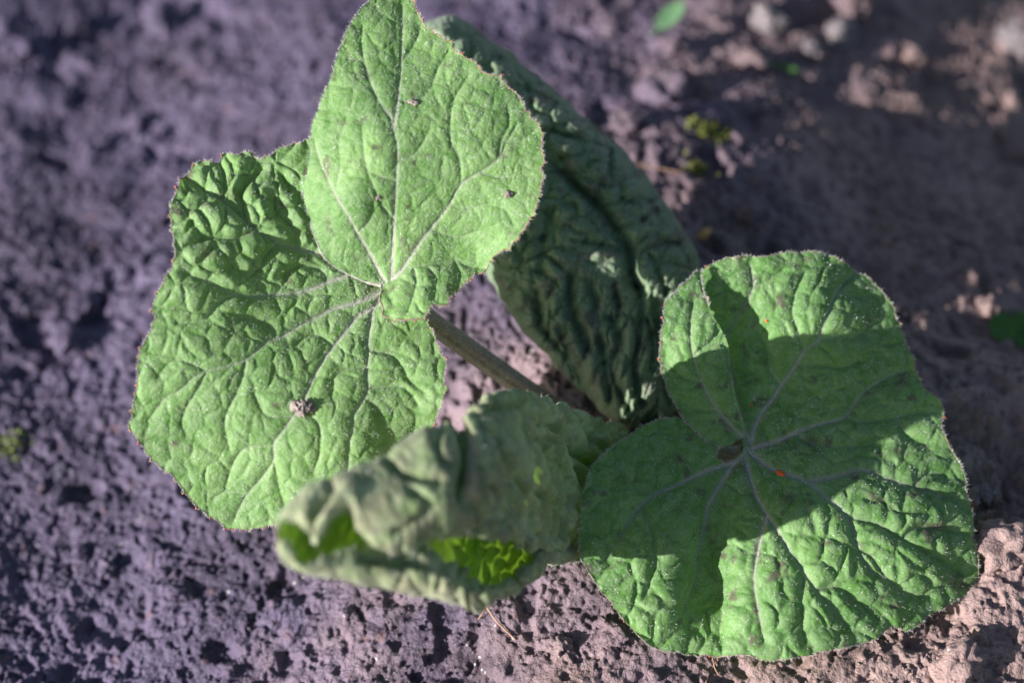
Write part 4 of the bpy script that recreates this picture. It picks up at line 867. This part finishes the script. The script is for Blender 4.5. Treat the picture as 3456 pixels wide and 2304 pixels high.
# seedlings, sprig, moss
M_SEED = plain('seedling_green', (0.07, 0.17, 0.04), (0.11, 0.23, 0.05), 200, 0.5, trans=0.25)
M_SEED2 = plain('seedling_blue_green', (0.11, 0.22, 0.11), (0.15, 0.28, 0.14), 200, 0.5, trans=0.25)
def leaflet(name, c, ax, side, a, b, mat, parent, cup=0.12):
    n1, n2 = 14, 20; V = []; F = []
    nrm = np.cross(ax, side)
    for i in range(n1):
        r = i / (n1 - 1)
        for k in range(n2):
            t = 2 * math.pi * k / n2; u = r * math.cos(t); v = r * math.sin(t) * (1 - 0.12 * math.cos(t))
            V.append(c + ax * a * u + side * b * v + nrm * (cup * a * r * r - 0.05 * a * math.exp(-(v / 0.08) ** 2)))
    for i in range(n1 - 1):
        for k in range(n2): F.append((i * n2 + k, (i + 1) * n2 + k, (i + 1) * n2 + (k + 1) % n2, i * n2 + (k + 1) % n2))
    o = link(name, mesh_from(name, np.array(V), F), mat, parent)
    s = o.modifiers.new('thick', 'SOLIDIFY'); s.thickness = 0.02 * U; return o
def unit(v): v = np.array(v, float); return v / np.linalg.norm(v)
def seedling(px, py, label, leaflets, mat):
    g, d = ground_at(px, py); e = empty('seedling', g); tag(e, label, 'seedling')
    for (qx, qy, dd, ax2, a, b) in leaflets:
        c = unproj(qx, qy, d + dd); ax = unit(ax2[0] * RV - ax2[1] * UV_); sd_ = unit(np.cross(-FV * 0.8 + np.array([0, 0, .5]), ax)); leaflet('leaflet', c, ax, sd_, a, b, mat, e)
        tube('stem', catmull([tuple(c - ax * a), tuple((c - ax * a + g) / 2 + [0, 0, .1]), tuple(g - [0, 0, .1])], 0.05), 0.03, mat, e, 6)
    return e
seedling(3420, 1125, 'tiny green seedling with two round leaflets at the right edge', [(3388, 1105, -.5, (0.9, .3), 0.37, 0.36), (3440, 1085, -.42, (0.3, -1), 0.26, 0.22), (3455, 1140, -.4, (1, .4), 0.3, 0.24)], M_SEED)
seedling(2200, 125, 'pale green oval seedling leaf standing blurred at the top edge', [(2264, 52, -.6, (0.72, -0.70), 0.50, 0.25)], M_SEED2)
e = seedling(2700, 250, 'small sprig with a red and a green leaflet beside the lit pebbles', [(2665, 232, -.2, (0.9, .25), 0.22, 0.07), (2618, 220, -.2, (0.9, .3), 0.16, 0.06)], M_SEED)
def moss(px, py, n, spread, label, cols):
    g, d = ground_at(px, py); V = []; F = []
    m = plain('moss_green', cols[0], cols[1], 400, 0.7, trans=0.2)
    for i in range(n):
        x = g[0] + random.gauss(0, spread); y = g[1] + random.gauss(0, spread * 0.8); z = soil_height(np.array([x]), np.array([y]))[0]
        a = random.uniform(0, 6.28); l = random.uniform(.05, .16); w = l * .25; dx, dy = math.cos(a), math.sin(a); k = len(V)
        V += [(x - dy * w, y + dx * w, z), (x + dy * w, y - dx * w, z), (x + dx * l * .6, y + dy * l * .6, z + l * .8), (x + dx * l * .4 - dy * w, y + dy * l * .4 + dx * w, z + l * .5)]
        F += [(k, k + 1, k + 2), (k, k + 2, k + 3)]
    o = link('moss_tuft', mesh_from('moss_tuft', np.array(V), F), m); tag(o, label, 'moss'); return o
moss(2400, 455, 420, .28, 'yellow-green moss tuft on the lit soil right of the folded leaf', ((0.13, 0.16, 0.03), (0.24, 0.25, 0.06)))
moss(2355, 575, 120, .16, 'small sparse moss tuft below the larger one', ((0.18, 0.2, 0.04), (0.28, 0.28, 0.07)))
moss(45, 1510, 140, .22, 'faint green moss patch at the left edge of the soil', ((0.14, 0.18, 0.05), (0.22, 0.26, 0.07)))
M_OCHRE = plain('ochre_husk', (0.42, 0.22, 0.07), (0.55, 0.33, 0.13), 300, 0.6)
p, d = ground_at(2372, 795); tag(put('seed_husk', rock_mesh('seed_husk', 77, 3, .2, M_OCHRE), p, .17, (1.4, .7, .5), .2), 'ochre seed husk in a hollow right of the folded leaf', 'husk')
